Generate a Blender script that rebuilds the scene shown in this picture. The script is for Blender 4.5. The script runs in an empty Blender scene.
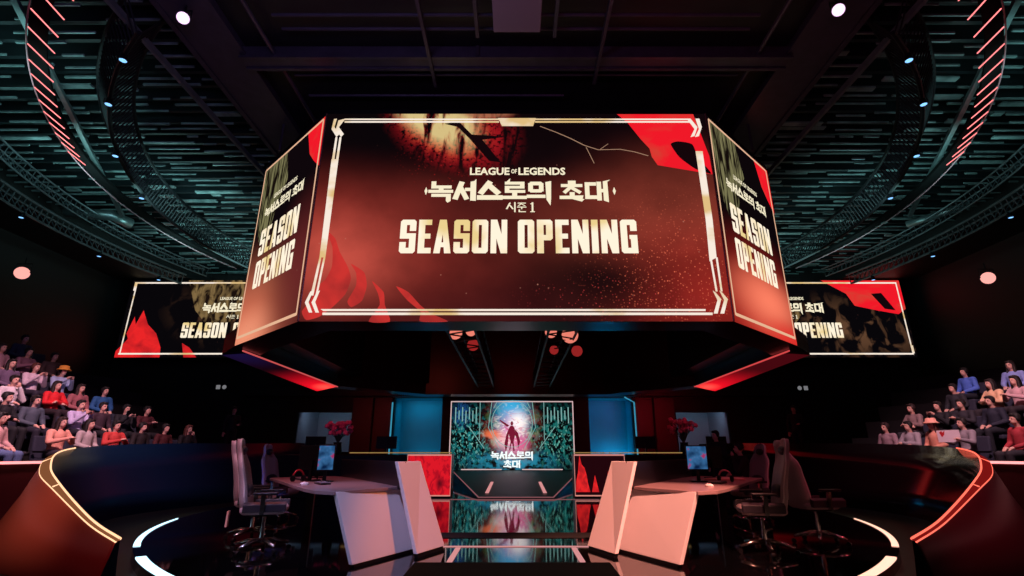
import bpy, bmesh, math, random
from mathutils import Vector, Matrix
R = math.radians
sc = bpy.context.scene
col = sc.collection

# ---------------------------------------------------------------- camera
CAM_Z, PITCH, FPX, CX = 1.12, R(18.2), 507.0, 516.0
cam_d = bpy.data.cameras.new('camera'); cam = bpy.data.objects.new('camera', cam_d); col.objects.link(cam)
cam.location = (0, 0, CAM_Z); cam.rotation_euler = (R(90) + PITCH, 0, 0)
cam_d.sensor_width = 36; cam_d.lens = FPX*36/1024; cam_d.shift_x = -(CX-512)/1024
cam_d.clip_end = 200
sc.camera = cam

# ---------------------------------------------------------------- world, exposure
w = bpy.data.worlds.new('world'); sc.world = w; w.use_nodes = True
w.node_tree.nodes['Background'].inputs[0].default_value = (0.35, 0.28, 0.5, 1)
w.node_tree.nodes['Background'].inputs[1].default_value = 0.004
sc.view_settings.view_transform = 'Standard'; sc.view_settings.look = 'None'
sc.view_settings.exposure = 0; sc.view_settings.gamma = 1; sc.view_settings.use_curve_mapping = False

def lin(c):
    if isinstance(c, str): c = tuple(int(c[i:i+2], 16) for i in (0, 2, 4))
    return tuple(((v/255)/12.92 if v/255 <= .04045 else ((v/255+.055)/1.055)**2.4) for v in c)

def spot(name, loc, target, power, color, angle=40, blend=.6, size=.15):
    d = bpy.data.lights.new(name, 'SPOT'); d.energy = power; d.color = lin(color)
    d.spot_size = R(angle); d.spot_blend = blend; d.shadow_soft_size = size
    o = bpy.data.objects.new(name, d); col.objects.link(o); o.location = loc
    o.rotation_euler = (Vector(target)-Vector(loc)).to_track_quat('-Z', 'Y').to_euler()
    return o
def area(name, loc, target, power, color, sx, sy=None):
    d = bpy.data.lights.new(name, 'AREA'); d.energy = power; d.color = lin(color)
    d.shape = 'RECTANGLE'; d.size = sx; d.size_y = sy or sx
    o = bpy.data.objects.new(name, d); col.objects.link(o); o.location = loc
    o.rotation_euler = (Vector(target)-Vector(loc)).to_track_quat('-Z', 'Y').to_euler()
    return o

# stage light from the rigging above the pit
spot('stage_spot', (3.2, .5, 8.5), (1.45, 6.2, .4), 16000, (255, 158, 136), 19, .6)
spot('stage_spot', (-2.4, .5, 8.5), (-1.8, 6.2, .4), 3300, (195, 190, 250), 22, .7)
spot('stage_spot', (4.5, 4, 8.3), (-.95, 6.8, .4), 2600, (255, 135, 70), 16, .8)
spot('stage_spot', (-4.6, 3.5, 8.3), (-3.3, 7.0, .6), 1500, (240, 178, 200), 24, .8)
spot('stage_spot', (4.6, 3.5, 8.3), (3.5, 7.4, .6), 90, (255, 120, 140), 24, .8)
spot('stage_spot', (-6.2, 9, 8.8), (-3.0, 8.2, .8), 900, (255, 130, 140), 30, .8)
spot('stage_spot', (6.2, 9, 8.8), (3.2, 8.2, .8), 450, (255, 110, 130), 30, .8)
# house light over the stands
spot('house_spot', (-7.4, 7.7, 8.9), (-10.8, 11.6, 2.0), 4600, (255, 198, 212), 50, .9, .3)
spot('house_spot', (7.4, 7.7, 8.9), (11.0, 11.8, 2.2), 3600, (255, 200, 212), 50, .9, .3)
# warm light raking the outer faces of the pit wall
spot('wall_spot', (-6.6, 3.6, 4.6), (-6.8, 7.2, .2), 1150, (255, 155, 128), 56, 1, .2)
spot('wall_spot', (-5.2, 2.4, 3.2), (-4.6, 5.8, .1), 160, (255, 60, 80), 60, 1, .2)
spot('wall_spot', (6.6, 3.2, 4.6), (6.0, 6.8, .2), 420, (255, 80, 105), 56, 1, .2)
# teal work light in the roof void
for sx in (-1, 1):
    for yy, pw in ((8.5, 70), (14.5, 110), (20.5, 120)):
        area('roof_work_light', (sx*12.2, yy, 8.7), (sx*12.6, yy+.4, 10), pw*(1.5 if sx < 0 else .85), (165, 232, 228), 5, 1.2)
# added violet and rose fill light grazing the rigging beams
area('rig_fill', (-3, 3.5, 6.2), (-4.9, 8.5, 9.6), 170, (165, 140, 215), 3, 1)
area('rig_fill', (3, 3.5, 6.2), (4.5, 9.5, 9.6), 80, (200, 90, 140), 3, 1)
# added dull red fill light inside the hanging block and on the wall below it
area('block_fill', (0, 13, 5.6), (0, 20, 7.0), 16, (255, 60, 60), 3, 1)
area('block_fill', (-4.8, 13.5, 5.4), (-5.2, 19, 5.2), 22, (255, 90, 70), 1, 1)

# ---------------------------------------------------------------- geometry helpers
def at(px, py, Y):
    """point on the ray of photo pixel (px, py) at depth Y"""
    v = 288 - py; s, c = math.sin(PITCH), math.cos(PITCH)
    yy = FPX*c - v*s; zz = FPX*s + v*c
    return Vector(((px-CX)/yy*Y, Y, CAM_Z + zz/yy*Y))

class MB:
    def __init__(s): s.v = []; s.f = []; s.uv = []
    def add(s, vs, fs):
        b = len(s.v); s.v += [tuple(p) for p in vs]; s.f += [tuple(b+i for i in f) for f in fs]; return s
    def box(s, c, d, rz=0, M=None):
        x, y, z = d[0]/2, d[1]/2, d[2]/2
        vs = [Vector((a, b, e)) for e in (-z, z) for a, b in ((-x, -y), (x, -y), (x, y), (-x, y))]
        m = M if M is not None else Matrix.Rotation(rz, 3, 'Z')
        vs = [m @ p + Vector(c) for p in vs]
        return s.add(vs, [(3, 2, 1, 0), (4, 5, 6, 7), (0, 1, 5, 4), (1, 2, 6, 5), (2, 3, 7, 6), (3, 0, 4, 7)])
    def beam(s, a, b, wd, ht):
        a, b = Vector(a), Vector(b); d = (b-a); L = d.length; d.normalize()
        up = Vector((0, 0, 1)) if abs(d.z) < .95 else Vector((0, 1, 0))
        x = d.cross(up).normalized(); u = x.cross(d)
        M = Matrix((x, d, u)).transposed()
        return s.box((a+b)/2, (wd, L, ht), M=M)
    def tube(s, pts, r, n=8, closed=False):
        pts = [Vector(p) for p in pts]; m = len(pts); b = len(s.v); rs = r if isinstance(r, (list, tuple)) else [r]*m
        prev = None
        for i, p in enumerate(pts):
            if closed: d = pts[(i+1) % m]-pts[i-1]
            else: d = pts[min(i+1, m-1)]-pts[max(i-1, 0)]
            d.normalize()
            if prev is None:
                ref = Vector((0, 0, 1)) if abs(d.z) < .9 else Vector((1, 0, 0)); x = d.cross(ref).normalized()
            else: x = (prev - d*prev.dot(d)).normalized()
            prev = x; y = d.cross(x)
            for k in range(n):
                a = 2*math.pi*k/n; s.v.append(tuple(p + (x*math.cos(a)+y*math.sin(a))*rs[i]))
        for i in range(m if closed else m-1):
            j = (i+1) % m
            for k in range(n): s.f.append((b+i*n+k, b+i*n+(k+1) % n, b+j*n+(k+1) % n, b+j*n+k))
        if not closed:
            s.f.append(tuple(b+k for k in range(n))[::-1]); s.f.append(tuple(b+(m-1)*n+k for k in range(n)))
        return s
    def lathe(s, prof, c=(0, 0, 0), n=20, M=None):
        b = len(s.v); M = M or Matrix.Identity(3)
        for r, z in prof:
            for k in range(n):
                a = 2*math.pi*k/n; s.v.append(tuple(M @ Vector((r*math.cos(a), r*math.sin(a), z)) + Vector(c)))
        m = len(prof)
        for i in range(m-1):
            for k in range(n): s.f.append((b+i*n+k, b+i*n+(k+1) % n, b+(i+1)*n+(k+1) % n, b+(i+1)*n+k))
        s.f.append(tuple(b+k for k in range(n))[::-1]); s.f.append(tuple(b+(m-1)*n+k for k in range(n)))
        return s
    def ball(s, c, r, n=12, m=8, M=None):
        r = r if isinstance(r, (list, tuple)) else (r, r, r); M = M or Matrix.Identity(3); b = len(s.v)
        for i in range(m+1):
            t = math.pi*i/m; t = min(max(t, .05), math.pi-.05)
            for k in range(n):
                a = 2*math.pi*k/n
                s.v.append(tuple(M @ Vector((r[0]*math.sin(t)*math.cos(a), r[1]*math.sin(t)*math.sin(a), r[2]*math.cos(t))) + Vector(c)))
        for i in range(m):
            for k in range(n): s.f.append((b+(i+1)*n+k, b+(i+1)*n+(k+1) % n, b+i*n+(k+1) % n, b+i*n+k))
        s.f.append(tuple(b+k for k in range(n))); s.f.append(tuple(b+m*n+k for k in range(n))[::-1])
        return s
    def cap(s, a, b, ra, rb, n=12):
        a, b = Vector(a), Vector(b); s.ball(a, ra, n, 8); s.ball(b, rb, n, 8)
        return s.tube([a, b], [ra, rb], n)
    def prism(s, poly, z0, z1):
        n = len(poly); vs = [(p[0], p[1], z0) for p in poly]+[(p[0], p[1], z1) for p in poly]
        return s.add(vs, [tuple(range(n))[::-1], tuple(range(n, 2*n))]+[(i, (i+1) % n, n+(i+1) % n, n+i) for i in range(n)])
    def loft(s, rings, closed_ring=True, caps=True):
        n = len(rings[0]); b = len(s.v)
        for r in rings: s.v += [tuple(p) for p in r]
        for i in range(len(rings)-1):
            for k in range(n if closed_ring else n-1):
                s.f.append((b+i*n+k, b+i*n+(k+1) % n, b+(i+1)*n+(k+1) % n, b+(i+1)*n+k))
        if caps and closed_ring:
            s.f.append(tuple(b+k for k in range(n))[::-1]); s.f.append(tuple(b+(len(rings)-1)*n+k for k in range(n)))
        return s
    def mesh(s, name, recalc=True):
        me = bpy.data.meshes.new(name); me.from_pydata(s.v, [], s.f)
        if recalc:
            bm = bmesh.new(); bm.from_mesh(me); bmesh.ops.recalc_face_normals(bm, faces=bm.faces); bm.to_mesh(me); bm.free()
        me.update(); return me
    def build(s, name, mat, parent=None, bevel=0, smooth=False, recalc=True):
        me = s.mesh(name, recalc); me.materials.append(mat)
        if smooth:
            for p in me.polygons: p.use_smooth = True
        return put(name, me, parent, bevel)

def put(name, me, parent=None, bevel=0):
    o = bpy.data.objects.new(name, me); col.objects.link(o)
    if parent is not None: o.parent = parent
    if bevel:
        m = o.modifiers.new('bevel', 'BEVEL'); m.width = bevel; m.segments = 2; m.limit_method = 'ANGLE'; m.angle_limit = R(40)
    return o

LABELS = set()
def tag(o, label=None, cat=None, group=None, kind=None):
    if label: o['label'] = label
    if cat: o['category'] = cat
    if group: o['group'] = group
    if kind: o['kind'] = kind
    return o
def thing(name, label, cat, loc=(0, 0, 0), rz=0, group=None):
    o = bpy.data.objects.new(name, None); col.objects.link(o); o.empty_display_size = .1
    o.location = loc; o.rotation_euler = (0, 0, rz)
    return tag(o, label, cat, group)
KIDS = {}
def kids(o): return [c for c in bpy.data.objects if c.parent == o]
def copy_thing(root, loc, rz, label=None, group=None, sc_=None):
    def rec(o, parent):
        c = o.copy(); col.objects.link(c)
        if parent: c.parent = parent
        for k in kids(o): rec(k, c)
        return c
    r = rec(root, None); r.location = loc; r.rotation_euler = (0, 0, rz)
    if sc_: r.scale = sc_
    if label: r['label'] = label
    if group: r['group'] = group
    return r

# ---------------------------------------------------------------- materials
def P(name, color, rough=.5, metal=0, bump=0, bscale=20, vary=0, spec=None, emit=None, es=0):
    m = bpy.data.materials.new(name); m.use_nodes = True; nt = m.node_tree; b = nt.nodes['Principled BSDF']
    c = lin(color); b.inputs['Base Color'].default_value = (*c, 1); b.inputs['Roughness'].default_value = rough
    b.inputs['Metallic'].default_value = metal
    if spec is not None: b.inputs['Specular IOR Level'].default_value = spec
    if emit: b.inputs['Emission Color'].default_value = (*lin(emit), 1); b.inputs['Emission Strength'].default_value = es
    tc = nt.nodes.new('ShaderNodeTexCoord'); nz = nt.nodes.new('ShaderNodeTexNoise'); nz.inputs['Scale'].default_value = bscale
    nt.links.new(tc.outputs['Object'], nz.inputs['Vector'])
    if vary:
        mx = nt.nodes.new('ShaderNodeMix'); mx.data_type = 'RGBA'
        mx.inputs['A'].default_value = (*[v*(1-vary) for v in c], 1); mx.inputs['B'].default_value = (*[min(1, v*(1+vary)) for v in c], 1)
        nt.links.new(nz.outputs['Fac'], mx.inputs['Factor']); nt.links.new(mx.outputs['Result'], b.inputs['Base Color'])
    if bump:
        bp = nt.nodes.new('ShaderNodeBump'); bp.inputs['Strength'].default_value = bump; bp.inputs['Distance'].default_value = .02
        nt.links.new(nz.outputs['Fac'], bp.inputs['Height']); nt.links.new(bp.outputs['Normal'], b.inputs['Normal'])
    return m
def E(name, color, strength=1.0):
    m = bpy.data.materials.new(name); m.use_nodes = True; nt = m.node_tree; nt.nodes.clear()
    e = nt.nodes.new('ShaderNodeEmission'); o = nt.nodes.new('ShaderNodeOutputMaterial')
    e.inputs[0].default_value = (*lin(color), 1); e.inputs[1].default_value = strength; nt.links.new(e.outputs[0], o.inputs[0])
    return m

class LED:
    """emissive picture on an LED wall, drawn from the panel's own 0..1 coordinates"""
    def __init__(s, name, base, strength=1.0):
        s.m = bpy.data.materials.new(name); s.m.use_nodes = True; s.nt = s.m.node_tree; s.nt.nodes.clear(); s.st = strength
        s.uv = s.nt.nodes.new('ShaderNodeUVMap').outputs[0]
        r = s.nt.nodes.new('ShaderNodeRGB'); r.outputs[0].default_value = (*lin(base), 1); s.c = r.outputs[0]
    def N(s, t): return s.nt.nodes.new(t)
    def L(s, a, b): s.nt.links.new(a, b)
    def math(s, op, a, b=None, c=None):
        n = s.N('ShaderNodeMath'); n.operation = op
        for i, q in enumerate((a, b, c)):
            if q is None: continue
            if isinstance(q, (int, float)): n.inputs[i].default_value = q
            else: s.L(q, n.inputs[i])
        return n.outputs[0]
    def fall(s, c, r, power=1, rot=0):
        a = s.N('ShaderNodeMapping'); a.vector_type = 'TEXTURE'; s.L(s.uv, a.inputs[0])
        a.inputs['Location'].default_value = (c[0], c[1], 0); a.inputs['Scale'].default_value = (r[0], r[1], 1); a.inputs['Rotation'].default_value = (0, 0, rot)
        l = s.N('ShaderNodeVectorMath'); l.operation = 'LENGTH'; s.L(a.outputs[0], l.inputs[0])
        m = s.N('ShaderNodeMapRange'); m.interpolation_type = 'SMOOTHSTEP'; s.L(l.outputs['Value'], m.inputs['Value'])
        for k, v in zip(('From Min', 'From Max', 'To Min', 'To Max'), (0, 1, 1, 0)): m.inputs[k].default_value = v
        return m.outputs[0]
    def mixc(s, f, colr, mode='MIX'):
        m = s.N('ShaderNodeMix'); m.data_type = 'RGBA'; m.blend_type = mode
        if isinstance(f, (int, float)): m.inputs['Factor'].default_value = f
        else: s.L(f, m.inputs['Factor'])
        s.L(s.c, m.inputs['A'])
        if isinstance(colr, (tuple, str)): m.inputs['B'].default_value = (*lin(colr), 1)
        else: s.L(colr, m.inputs['B'])
        s.c = m.outputs['Result']; return s
    def blob(s, c, r, colr, k=1, rot=0): return s.mixc(s.math('MULTIPLY', s.fall(c, r, rot=rot), k), colr)
    def noise(s, scale, asp=(1, 1), rot=0, detail=4, dist=0):
        a = s.N('ShaderNodeMapping'); s.L(s.uv, a.inputs[0]); a.inputs['Scale'].default_value = (asp[0], asp[1], 1); a.inputs['Rotation'].default_value = (0, 0, rot)
        n = s.N('ShaderNodeTexNoise'); n.inputs['Scale'].default_value = scale; n.inputs['Detail'].default_value = detail; n.inputs['Distortion'].default_value = dist
        s.L(a.outputs[0], n.inputs['Vector']); return n.outputs['Fac']
    def rng(s, v, a, b, c=0, d=1):
        m = s.N('ShaderNodeMapRange'); s.L(v, m.inputs['Value'])
        for k, q in zip(('From Min', 'From Max', 'To Min', 'To Max'), (a, b, c, d)): m.inputs[k].default_value = q
        return m.outputs[0]
    def patch(s, c, r, colr, scale, lo, hi, asp=(1, 1), rot=0, brot=0, dist=0, k=1):
        f = s.math('MULTIPLY', s.rng(s.noise(scale, asp, rot, dist=dist), lo, hi), s.math('MULTIPLY', s.fall(c, r, rot=brot), k))
        return s.mixc(f, colr)
    def sparks(s, c, r, colr, scale, size, asp=(1.8, 1)):
        a = s.N('ShaderNodeMapping'); s.L(s.uv, a.inputs[0]); a.inputs['Scale'].default_value = (asp[0], asp[1], 1)
        v = s.N('ShaderNodeTexVoronoi'); v.inputs['Scale'].default_value = scale; s.L(a.outputs[0], v.inputs['Vector'])
        d = s.rng(v.outputs['Distance'], size, size*.5); sep = s.N('ShaderNodeSeparateColor'); s.L(v.outputs['Color'], sep.inputs[0])
        f = s.math('MULTIPLY', s.math('MULTIPLY', d, s.rng(sep.outputs[0], .3, 1)), s.fall(c, r))
        return s.mixc(f, colr)
    def done(s):
        e = s.N('ShaderNodeEmission'); o = s.N('ShaderNodeOutputMaterial'); s.L(s.c, e.inputs[0]); e.inputs[1].default_value = s.st
        s.L(e.outputs[0], o.inputs[0]); return s.m

BLACK = P('black_paint', (11, 10, 13), .6, vary=.3, bscale=3)
BLACKM = P('black_metal', (24, 22, 28), .4, .6)
DARKG = P('dark_grey', (40, 38, 44), .5)
STEEL = P('rig_steel', (62, 60, 72), .45, .5, vary=.4, bscale=4)
CHROME = P('bright_metal', (200, 195, 195), .2, 1)
WHITE = P('white_panel', (226, 218, 220), .42, vary=.03, bscale=2)
LEATHER = P('pale_leather', (176, 160, 166), .42, bump=.2, bscale=60)
LEATHERD = P('dark_leather', (38, 34, 44), .45, bump=.2, bscale=60)
SCREENOFF = P('screen_black', (6, 6, 9), .2)

# ================================================================ THE SETTING
def S(mb, name, mat, **k): return tag(mb.build(name, mat, **k), kind='structure')

# floor: pit floor under the polished round stage
floor_m = P('floor_black', (9, 8, 11), .35, vary=.3, bscale=2)
S(MB().box((0, 12, -.22), (44, 30, .2)), 'floor', floor_m)
stage_m = P('polished_black_floor', (6, 6, 8), .045, spec=.9)
SCX, SCY, SR = 2.7, 12.36, 9.19        # the stage edge is two wide arcs meeting in front
_a = math.acos(SCX/SR)
stage_edge = [(SCX+SR*math.cos(math.pi-_a+2*_a*k/48), SCY+SR*math.sin(math.pi-_a+2*_a*k/48)) for k in range(49)]
stage_edge += [(-x, y) for x, y in stage_edge[::-1][1:-1]]
S(MB().prism(stage_edge, -.12, 0), 'floor_stage', stage_m)
S(MB().box((0, 20.9, -.063), (13, 8, .114)), 'floor_rear_stage', stage_m)

# ceiling: black soffit with a round opening, ribbed roof deck above it, dark panel in the middle
CC = (0, 18); RO = 17.4
mb = MB(); n = 96
for k in range(n):
    a0, a1 = 2*math.pi*k/n, 2*math.pi*(k+1)/n
    q = [(CC[0]+r*math.cos(a), CC[1]+r*math.sin(a), 9.5) for r, a in ((RO, a0), (RO, a1), (46, a1), (46, a0))]
    mb.add(q, [(0, 1, 2, 3)])
    q = [(CC[0]+RO*math.cos(a), CC[1]+RO*math.sin(a), z) for a, z in ((a0, 9.5), (a1, 9.5), (a1, 10.6), (a0, 10.6))]
    mb.add(q, [(0, 1, 2, 3)])
S(mb, 'ceiling', BLACK, recalc=False)
deck_m = P('roof_deck', (22, 30, 34), .5, .2, vary=.9, bscale=1.1, bump=.3)
rib_m = P('roof_rib', (120, 140, 142), .35, .3, vary=.98, bscale=2.6)  # strong tone noise puts the ribs' broken highlights into their colour
duct_m = P('galvanised_duct', (120, 135, 138), .35, .7, vary=.4, bscale=3)
random.seed(4)
mb = MB(); y = 3.5
while y < 27:
    for s in (-1, 1):
        x = 5.6
        while x < 18.6:
            L = random.uniform(.3, 1.9); g = random.choice((.15, .3, .7, 1.3))
            z = 10.05 + random.uniform(-.08, .08); dy = random.uniform(-.03, .03)
            wd = random.choice((.04, .05, .07))
            if random.random() < .1: wd = .2
            mb.beam((s*x, y+dy, z), (s*(x+L), y+dy, z), wd*.75, .05)
            x += L + g
    y += .36
S(mb, 'ceiling_ribs', rib_m)
mb = MB().box((0, 18, 10.68), (40, 38, .1))
for k in range(46):
    for s in (-1, 1): mb.box((s*12.2, 3.7+k*.51, 10.4), (13.4, .1, .46))
S(mb, 'ceiling_deck', deck_m)
S(MB().box((0, 12.5, 9.93), (12.4, 27, .1)), 'ceiling_centre', BLACK)

# walls
S(MB().box((-20.2, 12, 5), (.3, 30, 12)), 'wall_left', BLACK)
S(MB().box((20.2, 12, 5), (.3, 30, 12)), 'wall_right', BLACK)
backw = P('dark_red_brown_wall', (22, 15, 18), .6, vary=.2, bscale=1)
redcol = P('dark_red_column', (58, 16, 22), .55, vary=.2, bscale=1)
def hwall(z0, z1, xs, y0, y1, mb):
    for a, b in xs: mb.box(((a+b)/2, (y0+y1)/2, (z0+z1)/2), (b-a, y1-y0, z1-z0))
mb = MB()
hwall(3.75, 11, [(-20, 20)], 25, 25.3, mb)
hwall(3.25, 3.75, [(-20, -5.85), (-3.55, 3.5), (5.6, 20)], 25, 25.3, mb)
hwall(3.07, 3.25, [(-10.5, -7.85), (7.65, 10.2)], 25, 25.3, mb)  # header lip added to keep booth lamps out of the floor reflection
hwall(0, 3.25, [(-20, -10.5), (-7.85, -5.85), (-3.55, 3.5), (5.6, 7.65), (10.2, 20)], 25, 25.3, mb)
S(mb, 'wall_back', backw)
# recessed openings behind the back wall
blue_m = P('blue_painted_recess', (30, 142, 160), .55, vary=.15, bscale=1)
grey_m = P('grey_room_wall', (120, 135, 150), .6, vary=.1, bscale=1)
def recess(name, x0, x1, z1, d, m):
    mb = MB(); y0, y1 = 25.3, 25.3+d
    mb.box(((x0+x1)/2, y1+.05, z1/2), (x1-x0+.2, .1, z1+.2)); mb.box((x0-.05, (y0+y1)/2, z1/2), (.1, d, z1+.2)); mb.box((x1+.05, (y0+y1)/2, z1/2), (.1, d, z1+.2))
    mb.box(((x0+x1)/2, (y0+y1)/2, z1+.05), (x1-x0+.2, d, .1)); mb.box(((x0+x1)/2, (y0+y1)/2, -.05), (x1-x0+.2, d, .1))
    return S(mb, name, m)
recess('wall_recess', -5.85, -3.55, 3.75, 1.3, blue_m); recess('wall_recess', 3.5, 5.6, 3.75, 1.3, blue_m)
recess('wall_booth', -10.5, -7.85, 3.25, 2.5, grey_m); recess('wall_booth', 7.65, 10.2, 3.25, 2.5, grey_m)
for x0, x1, n_ in ((-10.5, -7.85, 1), (7.65, 10.2, 2)):
    mb = MB(); 
    for a, b in (((x0, 3.2), (x1, 3.2)), ((x0, 1.2), (x1, 1.2)), ((x0, 1.2), (x0, 3.2)), ((x1, 1.2), (x1, 3.2))):
        mb.beam((a[0], 25.1, a[1]), (b[0], 25.1, b[1]), .08, .08)
    S(mb, 'window_%d' % n_, BLACKM)
    S(MB().box(((x0+x1)/2, 25.15, .6), (x1-x0, .12, 1.2)), 'wall_sill', backw)
area('recess_light', (-4.4, 26.1, .4), (-4.6, 26.6, 2.4), 16, (20, 190, 235), 1.2, .3)
area('recess_light', (4.9, 26.0, .4), (4.5, 26.6, 1.4), 34, (10, 190, 245), .7, .3)
area('recess_light', (-4.7, 25.8, 3.65), (-4.7, 26.5, 1.4), 14, (20, 180, 225), 1.6, .3)
area('recess_light', (4.5, 25.8, 3.65), (4.5, 26.5, 1.4), 8, (20, 150, 215), 1.6, .3)
area('booth_light', (-9.3, 25.55, 3.2), (-9.3, 27.8, 1.9), 12, (205, 225, 250), 1.8, .2)
area('booth_light', (9.0, 25.55, 3.2), (9.0, 27.8, 1.9), 13, (205, 225, 250), 1.8, .2)
# red columns either side of the recesses
S(MB().box((-7.3, 24.85, 1.85), (.95, .3, 3.7)).box((-6.35, 24.9, 1.85), (.85, .2, 3.7)), 'trim_column_1', redcol, bevel=.02)
S(MB().box((7.05, 24.85, 1.85), (.95, .3, 3.7)).box((6.1, 24.9, 1.85), (.8, .2, 3.7)), 'trim_column_2', redcol, bevel=.02)
S(MB().box((0, 24.8, 4.0), (26, .5, .45)), 'trim_header', backw, bevel=.03)
area('column_fill', (6.4, 21.5, 3.3), (6.5, 24.9, 1.4), 34, (255, 45, 70), 1.2, .3)  # added fill light that lifts the red columns out of black
area('column_fill', (-6.6, 21.5, 3.3), (-6.8, 24.9, 1.4), 14, (255, 90, 90), 1.2, .3)

# LED recess edge strips (thin vertical lights)
def strip(name, pts, r, m, label, cat='light strip', group=None):
    return tag(MB().tube(pts, r, 6).build(name, m), label, cat, group)
teal_e = E('teal_light', (60, 150, 180), .9)
strip('light_strip', [(-5.9, 24.76, 3.5), (-5.9, 24.76, 0)], .035, teal_e, 'thin teal vertical light at the outer edge of the blue recess beside the left window')
strip('light_strip', [(5.2, 24.76, 3.75), (5.65, 24.76, 3.5), (5.65, 24.76, 0)], .035, teal_e, 'thin teal angled light at the outer edge of the blue recess on the right')

# ---------------------------------------------------------------- pit wall (two mirrored curved shells)
ST = [(-3.71, 5.25, .36), (-4.61, 6.0, .45), (-5.88, 7.0, .746), (-7.1, 8.2, .94), (-8.13, 9.5, 1.16), (-8.95, 11.3, 1.29), (-9.05, 13.0, 1.37), (-8.7, 14.6, 1.42), (-8.2, 15.9, 1.44), (-7.4, 18.0, 1.49), (-6.9, 20.0, 1.5)]
INB = [.04, .12, .4, .5, .6, .7, .75, .75, .7, .5, .3]
OUTB = [.10, .22, .45, .42, .4, .35, .3, .3, .3, .3, .3]
def crom(pts, sub):
    out = []
    m = len(pts)
    for i in range(m-1):
        p0, p1, p2, p3 = pts[max(i-1, 0)], pts[i], pts[i+1], pts[min(i+2, m-1)]
        for k in range(sub):
            t = k/sub
            out.append(tuple(.5*((2*b)+(-a+c)*t+(2*a-5*b+4*c-d)*t*t+(-a+3*b-3*c+d)*t**3) for a, b, c, d in zip(p0, p1, p2, p3)))
    out.append(pts[-1]); return out
rim = crom([(*a, b, c) for a, b, c in zip(ST, INB, OUTB)], 8)
navy = P('navy_lacquer', (8, 26, 52), .38, vary=.1, bscale=1, spec=.25)
blackred = P('black_lacquer', (20, 6, 10), .14, vary=.1, bscale=1, spec=.45)
outer_l = P('satin_bronze', (140, 84, 74), .42, .25, vary=.1, bscale=1)
outer_r = P('satin_plum', (84, 44, 56), .42, .25, vary=.1, bscale=1)
for side, inner, outer in ((1, navy, outer_l), (-1, blackred, outer_r)):
    ins, outs, iedge, oedge = [], [], [], []
    for i, (x, y, z, ib, ob) in enumerate(rim):
        a, b = rim[max(i-1, 0)], rim[min(i+1, len(rim)-1)]
        t = Vector((b[0]-a[0], b[1]-a[1], 0)).normalized(); nrm = Vector((-t.y, t.x, 0))   # outward
        p = Vector((x, y, 0))
        def q(off, zz): 
            v = p + nrm*off; return Vector((v.x*side, v.y, zz))
        ins.append([q(0, z), q(-ib*.25, z*.6), q(-ib*.6, z*.25), q(-ib, -.12)])
        wb = .03+.085*math.exp(-((i-26)/11)**2)
        outs.append([q(0, z), q(wb, z-.6*wb), q(wb+ob*.35, z*.5), q(wb+ob, -.12)])
        iedge.append(q(0, z+.012)); oedge.append(q(wb, z-.6*wb+.005))
    nm = 'left' if side == 1 else 'right'
    rings = [[a[0], a[1], a[2], a[3], b[3], b[2], b[1]] for a, b in zip(ins, outs)]
    body = MB().loft(rings)
    o = S(body, 'wall_pit_'+nm, inner, smooth=False)
    o.data.materials.append(outer)
    nseg = len(rings)-1
    for pi, pf in enumerate(o.data.polygons):
        k = pi % 7
        if pi < nseg*7: 
            pf.use_smooth = True
            if k in (4, 5, 6): pf.material_index = 1
    NB = 37
    sm = E('rim_light_'+nm, (255, 196, 150) if side == 1 else (255, 105, 85), 1.6)
    gm = E('rim_glow_'+nm, (150, 92, 58) if side == 1 else (140, 24, 22), .75)
    mb = MB()
    band = [[a+Vector((0, 0, .004)), b+Vector((0, 0, .012))] for a, b in zip(iedge[:NB], oedge[:NB])]
    t = thing('rim_light', 'cream glowing rim along the curved bronze pit wall on the left' if side == 1 else 'red glowing rim along the curved dark pit wall on the right', 'rim light', iedge[0])
    inv = -iedge[0]
    def sh(pts): return [p+inv for p in pts]
    MB().tube(sh(iedge[:NB]), .012, 6).build('light_tube', sm, t)
    MB().tube(sh(oedge[:NB]), .008, 6).build('edge_trim', sm, t)
    mb = MB()
    mb.loft([sh([a, b, b-Vector((0, 0, .01)), a-Vector((0, 0, .01))]) for a, b in band]); mb.build('diffuser', gm, t)
    clip = MB()
    for j in (16, 28): clip.tube(sh([iedge[j], oedge[j]+Vector((0, 0, .02))]), .01, 6)
    clip.build('bracket', sm, t)

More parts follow.
